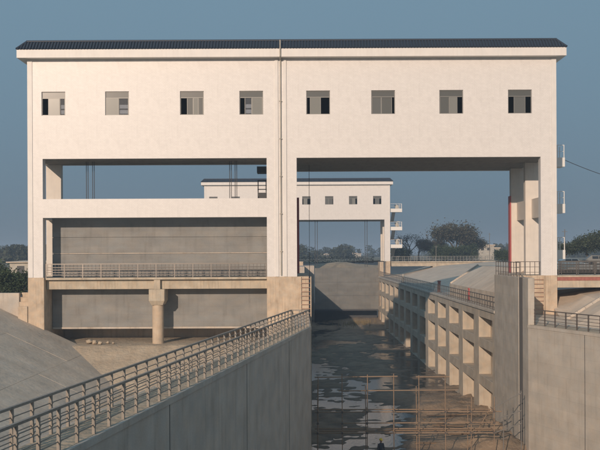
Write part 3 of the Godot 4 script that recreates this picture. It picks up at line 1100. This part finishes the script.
# ---------------------------------------------------------------- small things on the walls
func build_small() -> void:
	for s in [[18.45, 19.5, -3.3, 72.05, 16.0, "rusty red rung ladder beside the right column base of the front gatehouse"], [0.05, 0.85, -12.0, 71.98, 0.0, "rusty red rung ladder on the edge of the middle pier base"]]:
		var o := thing("ladder", s[5], "ladder", P(s[0], s[2], s[3]), "rung ladders")
		var y: float = s[2] + 0.25
		while y < -0.1:
			var st := S()
			tube(st, P(s[0] - 0.05, y, s[3] - 0.13), P(s[1], y, s[3] - 0.13), 0.022, 0.022, 6)
			tube(st, P(s[0], y, s[3] - 0.13), P(s[0], y, s[3] + 0.02), 0.03, 0.03, 6, false)
			tube(st, P(s[1] - 0.05, y, s[3] - 0.13), P(s[1] - 0.05, y, s[3] + 0.02), 0.03, 0.03, 6, false)
			put("rung", st, M.rung, o)
			y += 0.34
		var sp := S()
		for x in [s[0], s[1]]:
			box(sp, x - 0.04, x + 0.04, s[2], 0.0, s[3] - 0.16, s[3] - 0.11)
		put("stile", sp, M.base, o)
	# red navigation boards at both sides of the lock opening
	for s in [[19.16, 19.275, 82.05, 82.75, "narrow red board on the rear column at the right of the lock opening"], [-0.38, -0.06, 83.0, 83.6, "narrow red board at the left of the lock opening behind the middle column"]]:
		org = P(s[0], -0.02, s[2])
		var st := S()
		box(st, s[0], s[1], -0.02, 7.0, s[2], s[3], 0.01)
		var o := put(numbered("red_board"), st, M.red, self)
		o.position = org
		tag(o, s[4], "marker board", "red lock markers")
	# bollards on the lock wall
	var bl := ["pale short bollard near the far end of the right lock wall", "brown bollard halfway along the right lock wall", "bright red bollard standing on the right lock wall nearest the viewer"]
	var bi := 0
	for s in [[16.95, 148.0, M.pale, 1.3], [17.3, 112.0, M.red_band, 1.3], [17.35, 92.0, M.red, 1.15]]:
		var at := P(s[0], -3.06, s[1])
		var o := thing("bollard", bl[bi], "bollard", at, "bollards on the lock wall")
		var st := S()
		tube(st, at, at + Vector3(0, s[3], 0), 0.19, 0.18, 14)
		put("body", st, s[2], o)
		st = S()
		tube(st, at + Vector3(0, s[3], 0), at + Vector3(0, s[3] + 0.14, 0), 0.24, 0.2, 14)
		put("cap", st, s[2], o)
		st = S()
		tube(st, at, at + Vector3(0, 0.05, 0), 0.32, 0.32, 14)
		put("base_plate", st, M.dark_rail, o)
		bi += 1
	# curbs up the bank slopes
	for s in [[68.1, 19.9, -3.45, 25.4, -0.06, "pale kerb climbing the right bank under the right access bridge"], [104.1, 17.4, -1.75, 20.65, 0.36, "kerb climbing the end of the right bank behind the red bollard"]]:
		var at2 := P(s[1], s[2], s[0])
		var o := thing("slope_kerb", s[5], "kerb", at2, "kerbs on the right bank")
		var n := 10
		for k in n:
			var p0 := at2.lerp(P(s[3], s[4], s[0]), (k + 0.015) / n)
			var p1 := at2.lerp(P(s[3], s[4], s[0]), (k + 0.985) / n)
			var st := S()
			bar(st, p0 + Vector3(0, 0.03, 0), p1 + Vector3(0, 0.03, 0), 0.3, 0.3)
			put("kerb_block", st, M.wall, o)
	# left curb wall with its steps
	var o3 := thing("curb_wall", "low weathered grey retaining wall at the left edge above the slope", "wall", P(-27, -3, 72.6))
	var x0 := -34.0
	while x0 < -22.7:
		var st := S()
		box(st, x0, minf(x0 + 1.9, -22.6) - 0.02, -3.6, -1.22 + rng.randf_range(-0.02, 0.02), 72.42, 72.85, 0.02)
		put("wall_block", st, M.wall, o3)
		x0 += 1.9
	o3 = thing("steps", "small beige concrete steps between the left curb wall and the gatehouse base", "steps", P(-22.2, -3, 72.4))
	for k in 4:
		var st := S()
		box(st, -22.55, -21.8, -4.2, -2.3 + 0.36 * k, 71.9 + 0.32 * k, 72.2 + 0.32 * k, 0.01)
		put("step", st, M.base, o3)
	# stones on the apron's edge
	var names := ["largest", "second", "third", "fourth", "smallest"]
	for k in 5:
		var at := P(-17.0 + k * 0.5, -5.33, 72.5 - 0.3 * (k % 3))
		org = at
		var st := S()
		var r := 0.34 - 0.05 * k
		var sm := SphereMesh.new()
		sm.radius = r
		sm.height = r * 1.3
		sm.radial_segments = 9
		sm.rings = 5
		var arr := sm.get_mesh_arrays()
		var vs: PackedVector3Array = arr[Mesh.ARRAY_VERTEX]
		for i in vs.size():
			var q := vs[i]
			var hsh := float(hash(Vector3i(q * 40.0)) % 100) / 100.0
			vs[i] = q * (0.6 + 0.5 * hsh)
		arr[Mesh.ARRAY_VERTEX] = vs
		var am := ArrayMesh.new()
		am.add_surface_from_arrays(Mesh.PRIMITIVE_TRIANGLES, arr)
		st.create_from(am, 0)
		st.generate_normals()
		var so := put(numbered("stone"), st, M.apron, self)
		so.position = at + Vector3(0, r * 0.4, 0)
		tag(so, "%s pale stone of the heap where the left slope meets the apron" % names[k], "stone", "stones on the apron")

# ---------------------------------------------------------------- scaffold in the lock
func build_scaffold() -> void:
	var o := thing("scaffold", "rusty tube scaffold standing across the muddy lock bed", "scaffold", P(8, -13, 64))
	var xs := [1.2, 2.95, 4.72, 6.62, 8.42, 10.3, 12.1, 13.75]
	var tops := [-6.95, -6.9, -6.85, -6.9, -6.95, -6.9, -8.5, -8.45]
	for dd in [64.0, 65.3]:
		for i in xs.size():
			if dd > 65 and i % 2 == 1:
				continue
			var st := S()
			var lean := rng.randf_range(-0.05, 0.05)
			tube(st, P(xs[i], -13.0, dd), P(xs[i] + lean, tops[i] + rng.randf_range(0.0, 0.25) - (0.9 if dd > 65 else 0.0), dd), 0.032, 0.032, 7)
			put("standard", st, M.rust, o)
	for l in [[-6.98, 1.2, 6.7, 64.06], [-6.98, 8.4, 10.4, 64.06], [-7.95, 2.9, 11.0, 64.06], [-9.46, 1.2, 14.1, 64.06], [-10.26, 3.0, 13.9, 64.06], [-10.95, 1.2, 14.0, 64.06], [-9.5, 1.2, 13.9, 65.36], [-10.9, 1.2, 13.9, 65.36]]:
		var st := S()
		tube(st, P(l[1] - 0.2, l[0], l[3]), P(l[2] + 0.2, l[0] + rng.randf_range(-0.06, 0.06), l[3]), 0.042 if l[0] > -10.5 else 0.055, 0.042, 7)
		put("ledger", st, M.rust, o)
	for i in xs.size():
		for y in [-9.4, -10.9]:
			var st := S()
			tube(st, P(xs[i] + 0.06, y, 63.8), P(xs[i] + 0.06, y, 65.5), 0.03, 0.03, 6)
			put("transom", st, M.rust, o)
	var cl := S()
	for x in xs:
		for y in [-9.46, -10.26, -10.95]:
			box(cl, x - 0.07, x + 0.07, y - 0.07, y + 0.07, 63.93, 64.1)
	var clo := put("coupler", cl, M.dark_rail, o)
	clo.set_meta("kind", "stuff")
	for b in [[12.1, -12.4, 13.75, -9.5]]:
		var st := S()
		tube(st, P(b[0], b[1], 65.42), P(b[2], b[3], 65.42), 0.03, 0.03, 6)
		put("brace", st, M.rust, o)
	for k in 3:
		var st := S()
		box(st, 1.3 + k * 4.2, 5.3 + k * 4.2, -10.88, -10.82, 64.15 + 0.1 * k, 64.45 + 0.1 * k)
		put("plank", st, M.plank, o)
	o = thing("ramp_rail", "slanted tube guard rail leaning against the foot of the right pier", "guard rail", P(14.6, -13, 63.5))
	for l in [[13.72, -9.05, 15.6, -8.05], [13.72, -9.95, 15.6, -9.3], [13.72, -10.85, 15.6, -10.2]]:
		var st := S()
		tube(st, P(l[0], l[1], 63.5), P(l[2], l[3], 63.5), 0.035, 0.035, 7)
		put("rail", st, M.pole, o)
	for x in [14.3, 15.55]:
		var st := S()
		tube(st, P(x, -13.0, 63.5), P(x, -7.9 - (0.4 if x < 15 else 0.0), 63.5), 0.035, 0.035, 7)
		put("post", st, M.pole, o)
	# loose planks on the mud
	for k in 9:
		var at := P(8.6 + rng.randf_range(0, 6.0), -12.5 + 0.03 * k, 68.0 + k * 1.5)
		org = at
		var st := S()
		var ang := rng.randf_range(-0.35, 0.35)
		var f := Vector3(cos(ang), rng.randf_range(-0.04, 0.04), sin(ang)) * rng.randf_range(1.2, 2.2)
		bar(st, at - f, at + f, 0.28, 0.06)
		var po := put(numbered("plank"), st, M.plank, self)
		po.position = at
		tag(po, "loose muddy brown plank on the lock bed, %s one from the scaffold" % ["nearest", "second", "third", "fourth", "fifth", "sixth", "seventh", "eighth", "farthest"][k], "plank", "planks on the lock bed")

# ---------------------------------------------------------------- worker
func build_person() -> void:
	var at := P(5.6, -12.9, 63.0)
	var o := thing("person", "person in dark work clothes and a yellow hard hat below the scaffold", "person", at)
	# bones: joint a, radius, joint b, radius, colour
	var cloth := Color(0.035, 0.04, 0.06)
	var pants := Color(0.03, 0.03, 0.035)
	var skin := Color(0.36, 0.2, 0.13)
	var bones := []
	for s in [-1.0, 1.0]:
		bones.append([Vector3(0.1 * s, 0.92, 0), 0.095, Vector3(0.11 * s, 0.5, 0.02), 0.068, pants])
		bones.append([Vector3(0.11 * s, 0.5, 0.02), 0.066, Vector3(0.12 * s, 0.09, -0.02), 0.045, pants])
		bones.append([Vector3(0.12 * s, 0.05, -0.03), 0.045, Vector3(0.14 * s, 0.04, 0.14), 0.04, pants])
		bones.append([Vector3(0.19 * s, 1.38, 0), 0.06, Vector3(0.25 * s, 1.1, 0.0), 0.05, cloth])
		bones.append([Vector3(0.25 * s, 1.1, 0.0), 0.048, Vector3(0.24 * s, 0.86, 0.1), 0.036, cloth])
		bones.append([Vector3(0.24 * s, 0.84, 0.11), 0.034, Vector3(0.235 * s, 0.77, 0.13), 0.03, skin])
	bones.append([Vector3(0, 0.96, 0), 0.14, Vector3(0, 1.2, 0), 0.145, cloth])
	bones.append([Vector3(-0.1, 1.34, 0), 0.1, Vector3(0.1, 1.34, 0), 0.1, cloth])
	bones.append([Vector3(0, 1.2, 0), 0.15, Vector3(0, 1.36, 0), 0.12, cloth])
	bones.append([Vector3(0, 1.42, 0), 0.055, Vector3(0, 1.54, 0.01), 0.052, skin])
	bones.append([Vector3(0, 1.58, 0.015), 0.08, Vector3(0, 1.66, 0.0), 0.09, skin])
	bones.append([Vector3(0, 1.59, 0.09), 0.014, Vector3(0, 1.57, 0.105), 0.018, skin])
	for s in [-1.0, 1.0]:
		bones.append([Vector3(0.085 * s, 1.6, 0), 0.022, Vector3(0.088 * s, 1.63, -0.01), 0.02, skin])
		for k in 5:
			var off := (k - 2) * 0.019
			var base := Vector3(0.235 * s, 0.75, 0.13 + off) if k < 4 else Vector3(0.215 * s, 0.8, 0.16)
			bones.append([base, 0.0095, base + Vector3(0, -0.075 + 0.006 * absf(k - 2), 0.015), 0.008, skin])
	var st := surface_nets(bones, Vector3(-0.42, -0.02, -0.22), Vector3(0.42, 1.8, 0.3), 0.024)
	put("body", st, M.body, o)
	org = Vector3.ZERO
	var h := S()
	var prev := []
	for r in 7:
		var t := r / 6.0 * PI * 0.5
		var ring := []
		for k in 16:
			var a := TAU * k / 16
			ring.append(Vector3(cos(a) * 0.115 * cos(t), 1.67 + 0.125 * sin(t), sin(a) * 0.135 * cos(t)))
		if r > 0:
			for k in 16:
				quad(h, prev[k], prev[(k + 1) % 16], ring[(k + 1) % 16], ring[k], Vector3(0, 1.66, 0))
		prev = ring
	hexa(h, [Vector3(-0.09, 1.655, 0.1), Vector3(0.09, 1.655, 0.1), Vector3(0.06, 1.65, 0.19), Vector3(-0.06, 1.65, 0.19), Vector3(-0.09, 1.675, 0.1), Vector3(0.09, 1.675, 0.1), Vector3(0.06, 1.66, 0.19), Vector3(-0.06, 1.66, 0.19)])
	put("hard_hat", h, M.helmet, o)
	o.rotation.y = 0.5

func surface_nets(bones: Array, lo: Vector3, hi: Vector3, c: float) -> SurfaceTool:
	var nx := int((hi.x - lo.x) / c) + 1
	var ny := int((hi.y - lo.y) / c) + 1
	var nz := int((hi.z - lo.z) / c) + 1
	var f := PackedFloat32Array()
	f.resize(nx * ny * nz)
	f.fill(1.0)
	var who := PackedInt32Array()
	who.resize(nx * ny * nz)
	var near := PackedFloat32Array()
	near.resize(nx * ny * nz)
	near.fill(9.0)
	for bi in bones.size():
		var b = bones[bi]
		var a: Vector3 = b[0]
		var e: Vector3 = b[2]
		var ra: float = b[1]
		var re: float = b[3]
		var m := maxf(ra, re) + 0.08
		var i0 := Vector3i(((a.min(e) - Vector3.ONE * m - lo) / c).floor()).max(Vector3i.ZERO)
		var i1 := Vector3i(((a.max(e) + Vector3.ONE * m - lo) / c).ceil()).min(Vector3i(nx - 1, ny - 1, nz - 1))
		var ab := e - a
		for z in range(i0.z, i1.z + 1):
			for y in range(i0.y, i1.y + 1):
				for x in range(i0.x, i1.x + 1):
					var p := lo + Vector3(x, y, z) * c
					var t := clampf((p - a).dot(ab) / maxf(ab.length_squared(), 1e-8), 0, 1)
					var dist := p.distance_to(a + ab * t) - lerpf(ra, re, t)
					var i := (z * ny + y) * nx + x
					var k := 0.03 if maxf(ra, re) > 0.025 else 0.008
					var g := clampf(0.5 + 0.5 * (f[i] - dist) / k, 0, 1)
					f[i] = lerpf(f[i], dist, g) - k * g * (1.0 - g)
					if dist < near[i]:
						near[i] = dist
						who[i] = bi
	var verts := {}
	var st := S()
	var pos := PackedVector3Array()
	var ids := PackedInt32Array()
	for z in nz - 1:
		for y in ny - 1:
			for x in nx - 1:
				var sum := Vector3.ZERO
				var cnt := 0
				for ed in [[0, 1], [0, 2], [0, 4], [1, 3], [1, 5], [2, 3], [2, 6], [4, 5], [4, 6], [3, 7], [5, 7], [6, 7]]:
					var va := Vector3i(ed[0] & 1, (ed[0] >> 1) & 1, ed[0] >> 2)
					var vb := Vector3i(ed[1] & 1, (ed[1] >> 1) & 1, ed[1] >> 2)
					var fa := f[((z + va.z) * ny + y + va.y) * nx + x + va.x]
					var fb := f[((z + vb.z) * ny + y + vb.y) * nx + x + vb.x]
					if (fa < 0.0) != (fb < 0.0):
						sum += Vector3(va).lerp(Vector3(vb), fa / (fa - fb))
						cnt += 1
				if cnt:
					verts[Vector3i(x, y, z)] = pos.size()
					pos.append(lo + (Vector3(x, y, z) + sum / cnt) * c)
					ids.append(who[(z * ny + y) * nx + x])
	st.set_smooth_group(0)
	for v in verts:
		for ax in 3:
			var d := Vector3i.ZERO
			d[ax] = 1
			var u := Vector3i.ZERO
			u[(ax + 1) % 3] = 1
			var w := Vector3i.ZERO
			w[(ax + 2) % 3] = 1
			var q: Vector3i = v + d
			if q.x >= nx or q.y >= ny or q.z >= nz:
				continue
			var fa := f[(v.z * ny + v.y) * nx + v.x]
			var fb := f[(q.z * ny + q.y) * nx + q.x]
			if (fa < 0.0) == (fb < 0.0):
				continue
			if not (verts.has(v - u) and verts.has(v - w) and verts.has(v - u - w)):
				continue
			var l: Array = [v, v - u, v - u - w, v - w]
			if fa < 0.0:
				l.reverse()
			for k in [0, 1, 2, 0, 2, 3]:
				var id: int = verts[l[k]]
				st.set_color(bones[ids[id]][4])
				st.add_vertex(pos[id])
	st.index()
	st.generate_normals()
	return st

# ---------------------------------------------------------------- far buildings, poles, wire, cars
func build_background() -> void:
	# pale shed behind the bushes at the left
	var o := thing("shed", "low pale shed behind the bushes at the left edge", "building", P(-42, -2, 124))
	var st := S()
	box(st, -40.0, -33.0, -2.2, 0.75, 124.0, 131.0)
	put("wall", st, M.pale, o)
	st = S()
	hexa(st, [P(-40.4, 0.75, 123.6), P(-32.6, 0.75, 123.6), P(-32.6, 0.75, 131.5), P(-40.4, 0.75, 131.5), P(-40.4, 0.88, 123.6), P(-32.6, 0.88, 123.6), P(-32.6, 1.0, 131.5), P(-40.4, 1.0, 131.5)])
	put("roof", st, M.slope, o)
	for x in [-39.0, -36.8, -34.6]:
		st = S()
		box(st, x, x + 1.0, -0.9, 0.3, 123.95, 124.05)
		put("window", st, M.dark, o)
	# houses beyond the right bank
	for b in [[58.0, 63.0, 4.1, 292.0, "pale two storey house beside the dark tree on the right bank"], [64.2, 66.5, 3.2, 300.0, "small pale annex right of the two storey house"], [24.0, 33.0, 1.7, 520.0, "low white distant building under the far gatehouse opening at right"], [10.0, 38.0, 1.4, 560.0, "long low distant pale building seen over the far gate"]]:
		o = thing("house", b[4], "house", P(b[0], -0.5, b[3]), "distant houses")
		st = S()
		box(st, b[0], b[1], -1.0, b[2], b[3], b[3] + 8)
		put("wall", st, M.pale, o)
		st = S()
		box(st, b[0] - 0.3, b[1] + 0.3, b[2], b[2] + 0.35, b[3] - 0.3, b[3] + 8.3)
		put("roof", st, M.slope, o)
		var x: float = b[0] + 0.7
		while x < b[1] - 1.3:
			st = S()
			box(st, x, x + 1.0, b[2] - 1.5, b[2] - 0.6, b[3] - 0.05, b[3] + 0.05)
			put("window", st, M.dark, o)
			x += 2.0
	# poles
	var pl := ["slim concrete utility pole left of the trees at the right edge", "concrete utility pole beside the distant pale house", "small pale post on the far access bridge"]
	var i := 0
	for p in [[40.9, 139.0, 5.4], [55.2, 262.0, 7.6], [31.6, 209.0, 3.6]]:
		o = thing("utility_pole", pl[i], "pole", P(p[0], -0.1, p[1]), "utility poles")
		st = S()
		tube(st, P(p[0], -1.2, p[1]), P(p[0], p[2], p[1]), 0.10, 0.06, 8)
		put("shaft", st, M.pole, o)
		st = S()
		box(st, p[0] - 0.4, p[0] + 0.4, p[2] - 0.4, p[2] - 0.33, p[1] - 0.04, p[1] + 0.04)
		put("crossarm", st, M.pole, o)
		i += 1
	# wire slung from the staircase to the right, with a bracket
	org = P(23.6, 10.1, 79.4)
	st = S()
	var prev := P(23.45, 9.95, 79.4)
	for k in range(1, 25):
		var t := k / 24.0
		var q := P(lerpf(23.45, 46.0, t), lerpf(9.95, 8.4, t) - 3.6 * t * (1.0 - t), lerpf(79.4, 100.0, t))
		tube(st, prev, q, 0.028, 0.028, 5, false)
		prev = q
	var wo := put("power_wire", st, M.cable, self)
	wo.position = org
	tag(wo, "thin dark wire sagging away right from the upper staircase landing", "wire")
	# cars parked beyond the right railing
	car("white car parked behind the right access bridge railing", P(38.6, -0.52, 128), M.white, 0.12)
	car("grey car parked right of the white car behind the railing", P(43.6, -0.12, 131), M.alu, -0.08)

func car(label: String, at: Vector3, m: Material, turn: float) -> void:
	var o := thing("parked_car", label, "car", at, "cars on the right bank")
	org = Vector3.ZERO
	o.rotation.y = turn
	var prof := PackedVector2Array([Vector2(-2.2, 0.35), Vector2(2.2, 0.35), Vector2(2.25, 0.72), Vector2(1.25, 0.92), Vector2(0.6, 1.45), Vector2(-1.3, 1.5), Vector2(-2.0, 1.0), Vector2(-2.25, 0.9)])
	var st := S()
	var m0 := Vector3(0, 0.8, 0)
	var ix := Geometry2D.triangulate_polygon(prof)
	for s in [-0.85, 0.85]:
		for k in range(0, ix.size(), 3):
			var v := []
			for j in 3:
				v.append(Vector3(prof[ix[k + j]].x, prof[ix[k + j]].y, s * (0.82 if prof[ix[k + j]].y > 1.2 else 1.0)))
			tri(st, v[0], v[1], v[2], Vector3(0, 0, signf(s)))
	for k in prof.size():
		var a := prof[k]
		var b := prof[(k + 1) % prof.size()]
		var wa := 0.85 * (0.82 if a.y > 1.2 else 1.0)
		var wb := 0.85 * (0.82 if b.y > 1.2 else 1.0)
		quad(st, Vector3(a.x, a.y, -wa), Vector3(b.x, b.y, -wb), Vector3(b.x, b.y, wb), Vector3(a.x, a.y, wa), m0)
	put("body", st, m, o)
	for s in [-1.0, 1.0]:
		for w in [[-1.2, -0.35], [-0.25, 0.55]]:
			st = S()
			hexa(st, [Vector3(w[0], 1.0, s * 0.8), Vector3(w[1] + (0.25 if w[1] > 0 else 0.0), 1.0, s * 0.8), Vector3(w[1] + (0.25 if w[1] > 0 else 0.0), 1.0, s * 0.86), Vector3(w[0], 1.0, s * 0.86), Vector3(w[0], 1.38, s * 0.68), Vector3(w[1], 1.38, s * 0.68), Vector3(w[1], 1.38, s * 0.745), Vector3(w[0], 1.38, s * 0.745)])
			put("window", st, M.car_glass, o)
		for x in [-1.35, 1.35]:
			st = S()
			tube(st, Vector3(x, 0.32, s * 0.66), Vector3(x, 0.32, s * 0.88), 0.32, 0.32, 14)
			put("wheel", st, M.rubber, o)

# ---------------------------------------------------------------- vegetation
func grow(st: SurfaceTool, a: Vector3, dir: Vector3, length: float, r: float, depth: int, tips: Array, spread: float) -> void:
	var b := a + dir * length
	tube(st, a, b, r, r * 0.62, 5 if depth < 2 else 6, false)
	if depth == 0:
		tips.append(b)
		return
	if depth <= 2:
		tips.append(b)
	var n := 3 if depth > 1 else 4
	for i in n:
		var nd := (dir + Vector3(rng.randfn() * spread, rng.randf_range(-0.1, 0.45) * spread, rng.randfn() * spread)).normalized()
		grow(st, a.lerp(b, rng.randf_range(0.6, 1.0)), nd, length * rng.randf_range(0.62, 0.85), r * 0.58, depth - 1, tips, spread)

func make_tree(called: String, h: float, leaves: int, size: float, clump: float, tint: Color, depth: int, spread: float, bole := 0.24) -> Node3D:
	var o := Node3D.new()
	o.name = numbered(called)
	add_child(o)
	org = Vector3.ZERO
	var st := S()
	var tips := []
	grow(st, Vector3(0, -0.3, 0), Vector3(rng.randf_range(-0.08, 0.08), 1, 0).normalized(), h * bole, h * 0.022, depth, tips, spread)
	put("trunk", st, M.bark, o)
	var lf := S()
	for i in leaves:
		var t: Vector3 = tips[rng.randi() % tips.size()]
		var p := t + Vector3(rng.randfn(), rng.randfn() * 0.7, rng.randfn()) * clump
		var k := rng.randf_range(0.55, 1.35)
		leaf(lf, p, size * rng.randf_range(0.6, 1.3), Color(tint.r * k, tint.g * k * rng.randf_range(0.92, 1.06), tint.b * k))
	put("crown", lf, M.leaf, o)
	return o

func make_shrub(called: String, w: float, h: float, leaves: int, size: float, tint: Color) -> Node3D:
	var o := Node3D.new()
	o.name = numbered(called)
	add_child(o)
	org = Vector3.ZERO
	var st := S()
	for i in 6:
		var a := rng.randf() * TAU
		tube(st, Vector3(0, -0.2, 0), Vector3(cos(a) * w * 0.35, h * 0.7, sin(a) * w * 0.35), 0.04, 0.015, 5, false)
	put("stem", st, M.bark, o)
	var lf := S()
	var clumps := []
	for i in 16:
		var a := rng.randf() * TAU
		var r := sqrt(rng.randf()) * w * 0.5
		clumps.append(Vector3(cos(a) * r, h * rng.randf_range(0.25, 1.0) * (1.0 - 0.5 * r / w), sin(a) * r))
	for i in leaves:
		var c: Vector3 = clumps[rng.randi() % clumps.size()]
		var p := c + Vector3(rng.randfn(), rng.randfn() * 0.8, rng.randfn()) * w * 0.11
		p.y = maxf(p.y, 0.02)
		var k := rng.randf_range(0.5, 1.4)
		leaf(lf, p, size * rng.randf_range(0.6, 1.3), Color(tint.r * k, tint.g * k, tint.b * k))
	put("crown", lf, M.leaf, o)
	return o

func plant(o: Node3D, at: Vector3, s: float, turn: float, label: String, category: String, group: String) -> void:
	o.position = at
	o.rotation.y = turn
	o.scale = Vector3.ONE * s
	tag(o, label, category, group)

func again(o: Node3D) -> Node3D:
	var c: Node3D = o.duplicate()
	c.name = numbered(String(o.name).rstrip("_0123456789"))
	add_child(c)
	return c

func build_plants() -> void:
	var brown := Color(0.062, 0.060, 0.038)
	var green := Color(0.038, 0.052, 0.024)
	# wood along the horizon: reads as one mass
	var lf := S()
	org = Vector3.ZERO
	for row in [[430.0, -330.0, 330.0, 5.6, 300], [290.0, -190.0, -62.0, 5.0, 80], [620.0, -480.0, 480.0, 7.6, 260]]:
		for i in row[4]:
			var x := rng.randf_range(row[1], row[2])
			var d: float = row[0] + rng.randf_range(-25, 25)
			if d < 460 and x > 28 and x < 60:
				continue
			var h: float = row[3] * rng.randf_range(0.65, 1.25)
			var w := rng.randf_range(3.0, 7.0)
			for k in 190:
				var u := Vector3(rng.randfn() * 0.42, rng.randf(), rng.randfn() * 0.42)
				u.x *= 1.15 - 0.75 * u.y
				var b := rng.randf_range(0.5, 1.3)
				leaf(lf, P(x + u.x * w, -0.9 + u.y * h, d + u.z * w), rng.randf_range(0.35, 0.85), Color(0.04 * b, 0.048 * b, 0.026 * b))
	for i in 2600:
		var b := rng.randf_range(0.5, 1.3)
		leaf(lf, P(rng.randf_range(-2.0, 20.4), -0.8 + pow(rng.randf(), 1.3) * 1.8, 249.0 + rng.randfn() * 0.8), rng.randf_range(0.08, 0.17), Color(0.04 * b, 0.05 * b, 0.026 * b))
	var wood := put("far_wood", lf, M.leaf, self)
	wood.set_meta("kind", "stuff")
	tag(wood, "dark hazy belt of trees along the horizon", "wood")

	# big trees right of the far gatehouse
	var t := make_tree("broad_tree", 15.5, 9000, 0.19, 0.95, brown, 4, 0.72, 0.19)
	plant(t, P(43.6, -0.4, 252), 1.36, 0.3, "largest brown leaved tree right of the far gatehouse", "tree", "trees on the right bank")
	var t1 := again(t)
	plant(t1, P(38.0, -0.4, 258), 0.8, 2.4, "rounded brown tree left of and touching the largest tree", "tree", "trees on the right bank")
	t1 = again(t)
	plant(t1, P(50.2, -0.4, 262), 0.85, 4.1, "brown tree at the right flank of the largest tree", "tree", "trees on the right bank")
	t1 = again(t)
	plant(t1, P(68.5, -0.1, 262), 0.95, 1.2, "brown tree showing left of the red board on the rear column", "tree", "trees on the right bank")
	t1 = make_tree("bare_tree", 11.0, 520, 0.12, 0.4, brown, 5, 0.75)
	plant(t1, P(29.5, -0.1, 246), 1.2, 0.5, "nearly bare branching tree between the far staircase and the big trees", "tree", "trees on the right bank")
	var bt := again(t1)
	plant(bt, P(33.0, -0.1, 250), 1.0, 2.5, "smaller bare tree left of the rounded brown tree", "tree", "trees on the right bank")
	# green trees at the right edge
	var g := make_tree("leafy_tree", 7.6, 7000, 0.14, 0.6, green, 4, 0.7)
	plant(g, P(47.2, -0.1, 148), 1.0, 0.2, "dark green tree at the right edge, right of the slim pole", "tree", "green trees at the right")
	var g1 := again(g)
	plant(g1, P(52.0, -0.1, 152), 1.2, 2.0, "taller dark green tree cut by the right edge", "tree", "green trees at the right")
	g1 = again(g)
	plant(g1, P(46.5, -0.1, 158), 0.8, 3.9, "short green tree behind the cars at the right", "tree", "green trees at the right")
	# shrubs
	var s := make_shrub("shrub", 3.6, 2.7, 4200, 0.11, Color(0.035, 0.055, 0.022))
	var spots := [[-26.2, 84, 0.9, "dark green bush touching the left column of the front gatehouse"], [-28.6, 86, 0.95, "rounded green bush second from the left column"], [-31.2, 90, 1.02, "tall green bush at the left edge before the pale shed"], [-33.6, 96, 1.2, "large dark bush cut by the left edge"], [-28.0, 78, 0.55, "small bush right above the low retaining wall at left"], [-30.4, 79, 0.6, "small bush at the far left above the retaining wall"]]
	for i in spots.size():
		var q = spots[i]
		var c := s if i == 0 else again(s)
		plant(c, P(q[0], -2.0, q[1]), q[2], i * 1.3, q[3], "bush", "bushes behind the left retaining wall")
	var spots2 := [[44.3, 196, 1.0, "green bush at the right end of the far access bridge"], [47.5, 190, 0.9, "green bush right of the far bridge abutment"], [50.5, 186, 0.75, "low green bush beside the red board"], [37.0, 233, 1.5, "bush behind the middle of the far access bridge"], [41.0, 240, 1.5, "bush under the left half of the largest brown tree"], [45.5, 243, 1.6, "bush under the right half of the largest brown tree"], [25.5, 228, 1.35, "bush behind the far staircase foot"]]
	for i in spots2.size():
		var q = spots2[i]
		plant(again(s), P(q[0], -0.1, q[1]), q[2], i * 2.1, q[3], "bush", "bushes on the right bank")
	# dry grass at the foot of the far gate
	var gr := S()
	org = Vector3.ZERO
	for i in 500:
		var p := P(12.0 + rng.randfn() * 1.6, -12.6, 180.0 + rng.randfn() * 2.0)
		var k := rng.randf_range(0.6, 1.3)
		gr.set_color(Color(0.20 * k, 0.15 * k, 0.07 * k))
		var w := Vector3(rng.randfn(), 0, rng.randfn()).normalized() * 0.06
		tri(gr, p - w, p + w, p + Vector3(rng.randfn() * 0.25, rng.randf_range(0.5, 1.5), rng.randfn() * 0.2), Vector3(0, 0.5, 1).normalized())
	var go := put("dry_grass", gr, M.leaf, self)
	go.set_meta("kind", "stuff")
	tag(go, "dry tufts of grass on the mud below the distant lock gate", "grass")
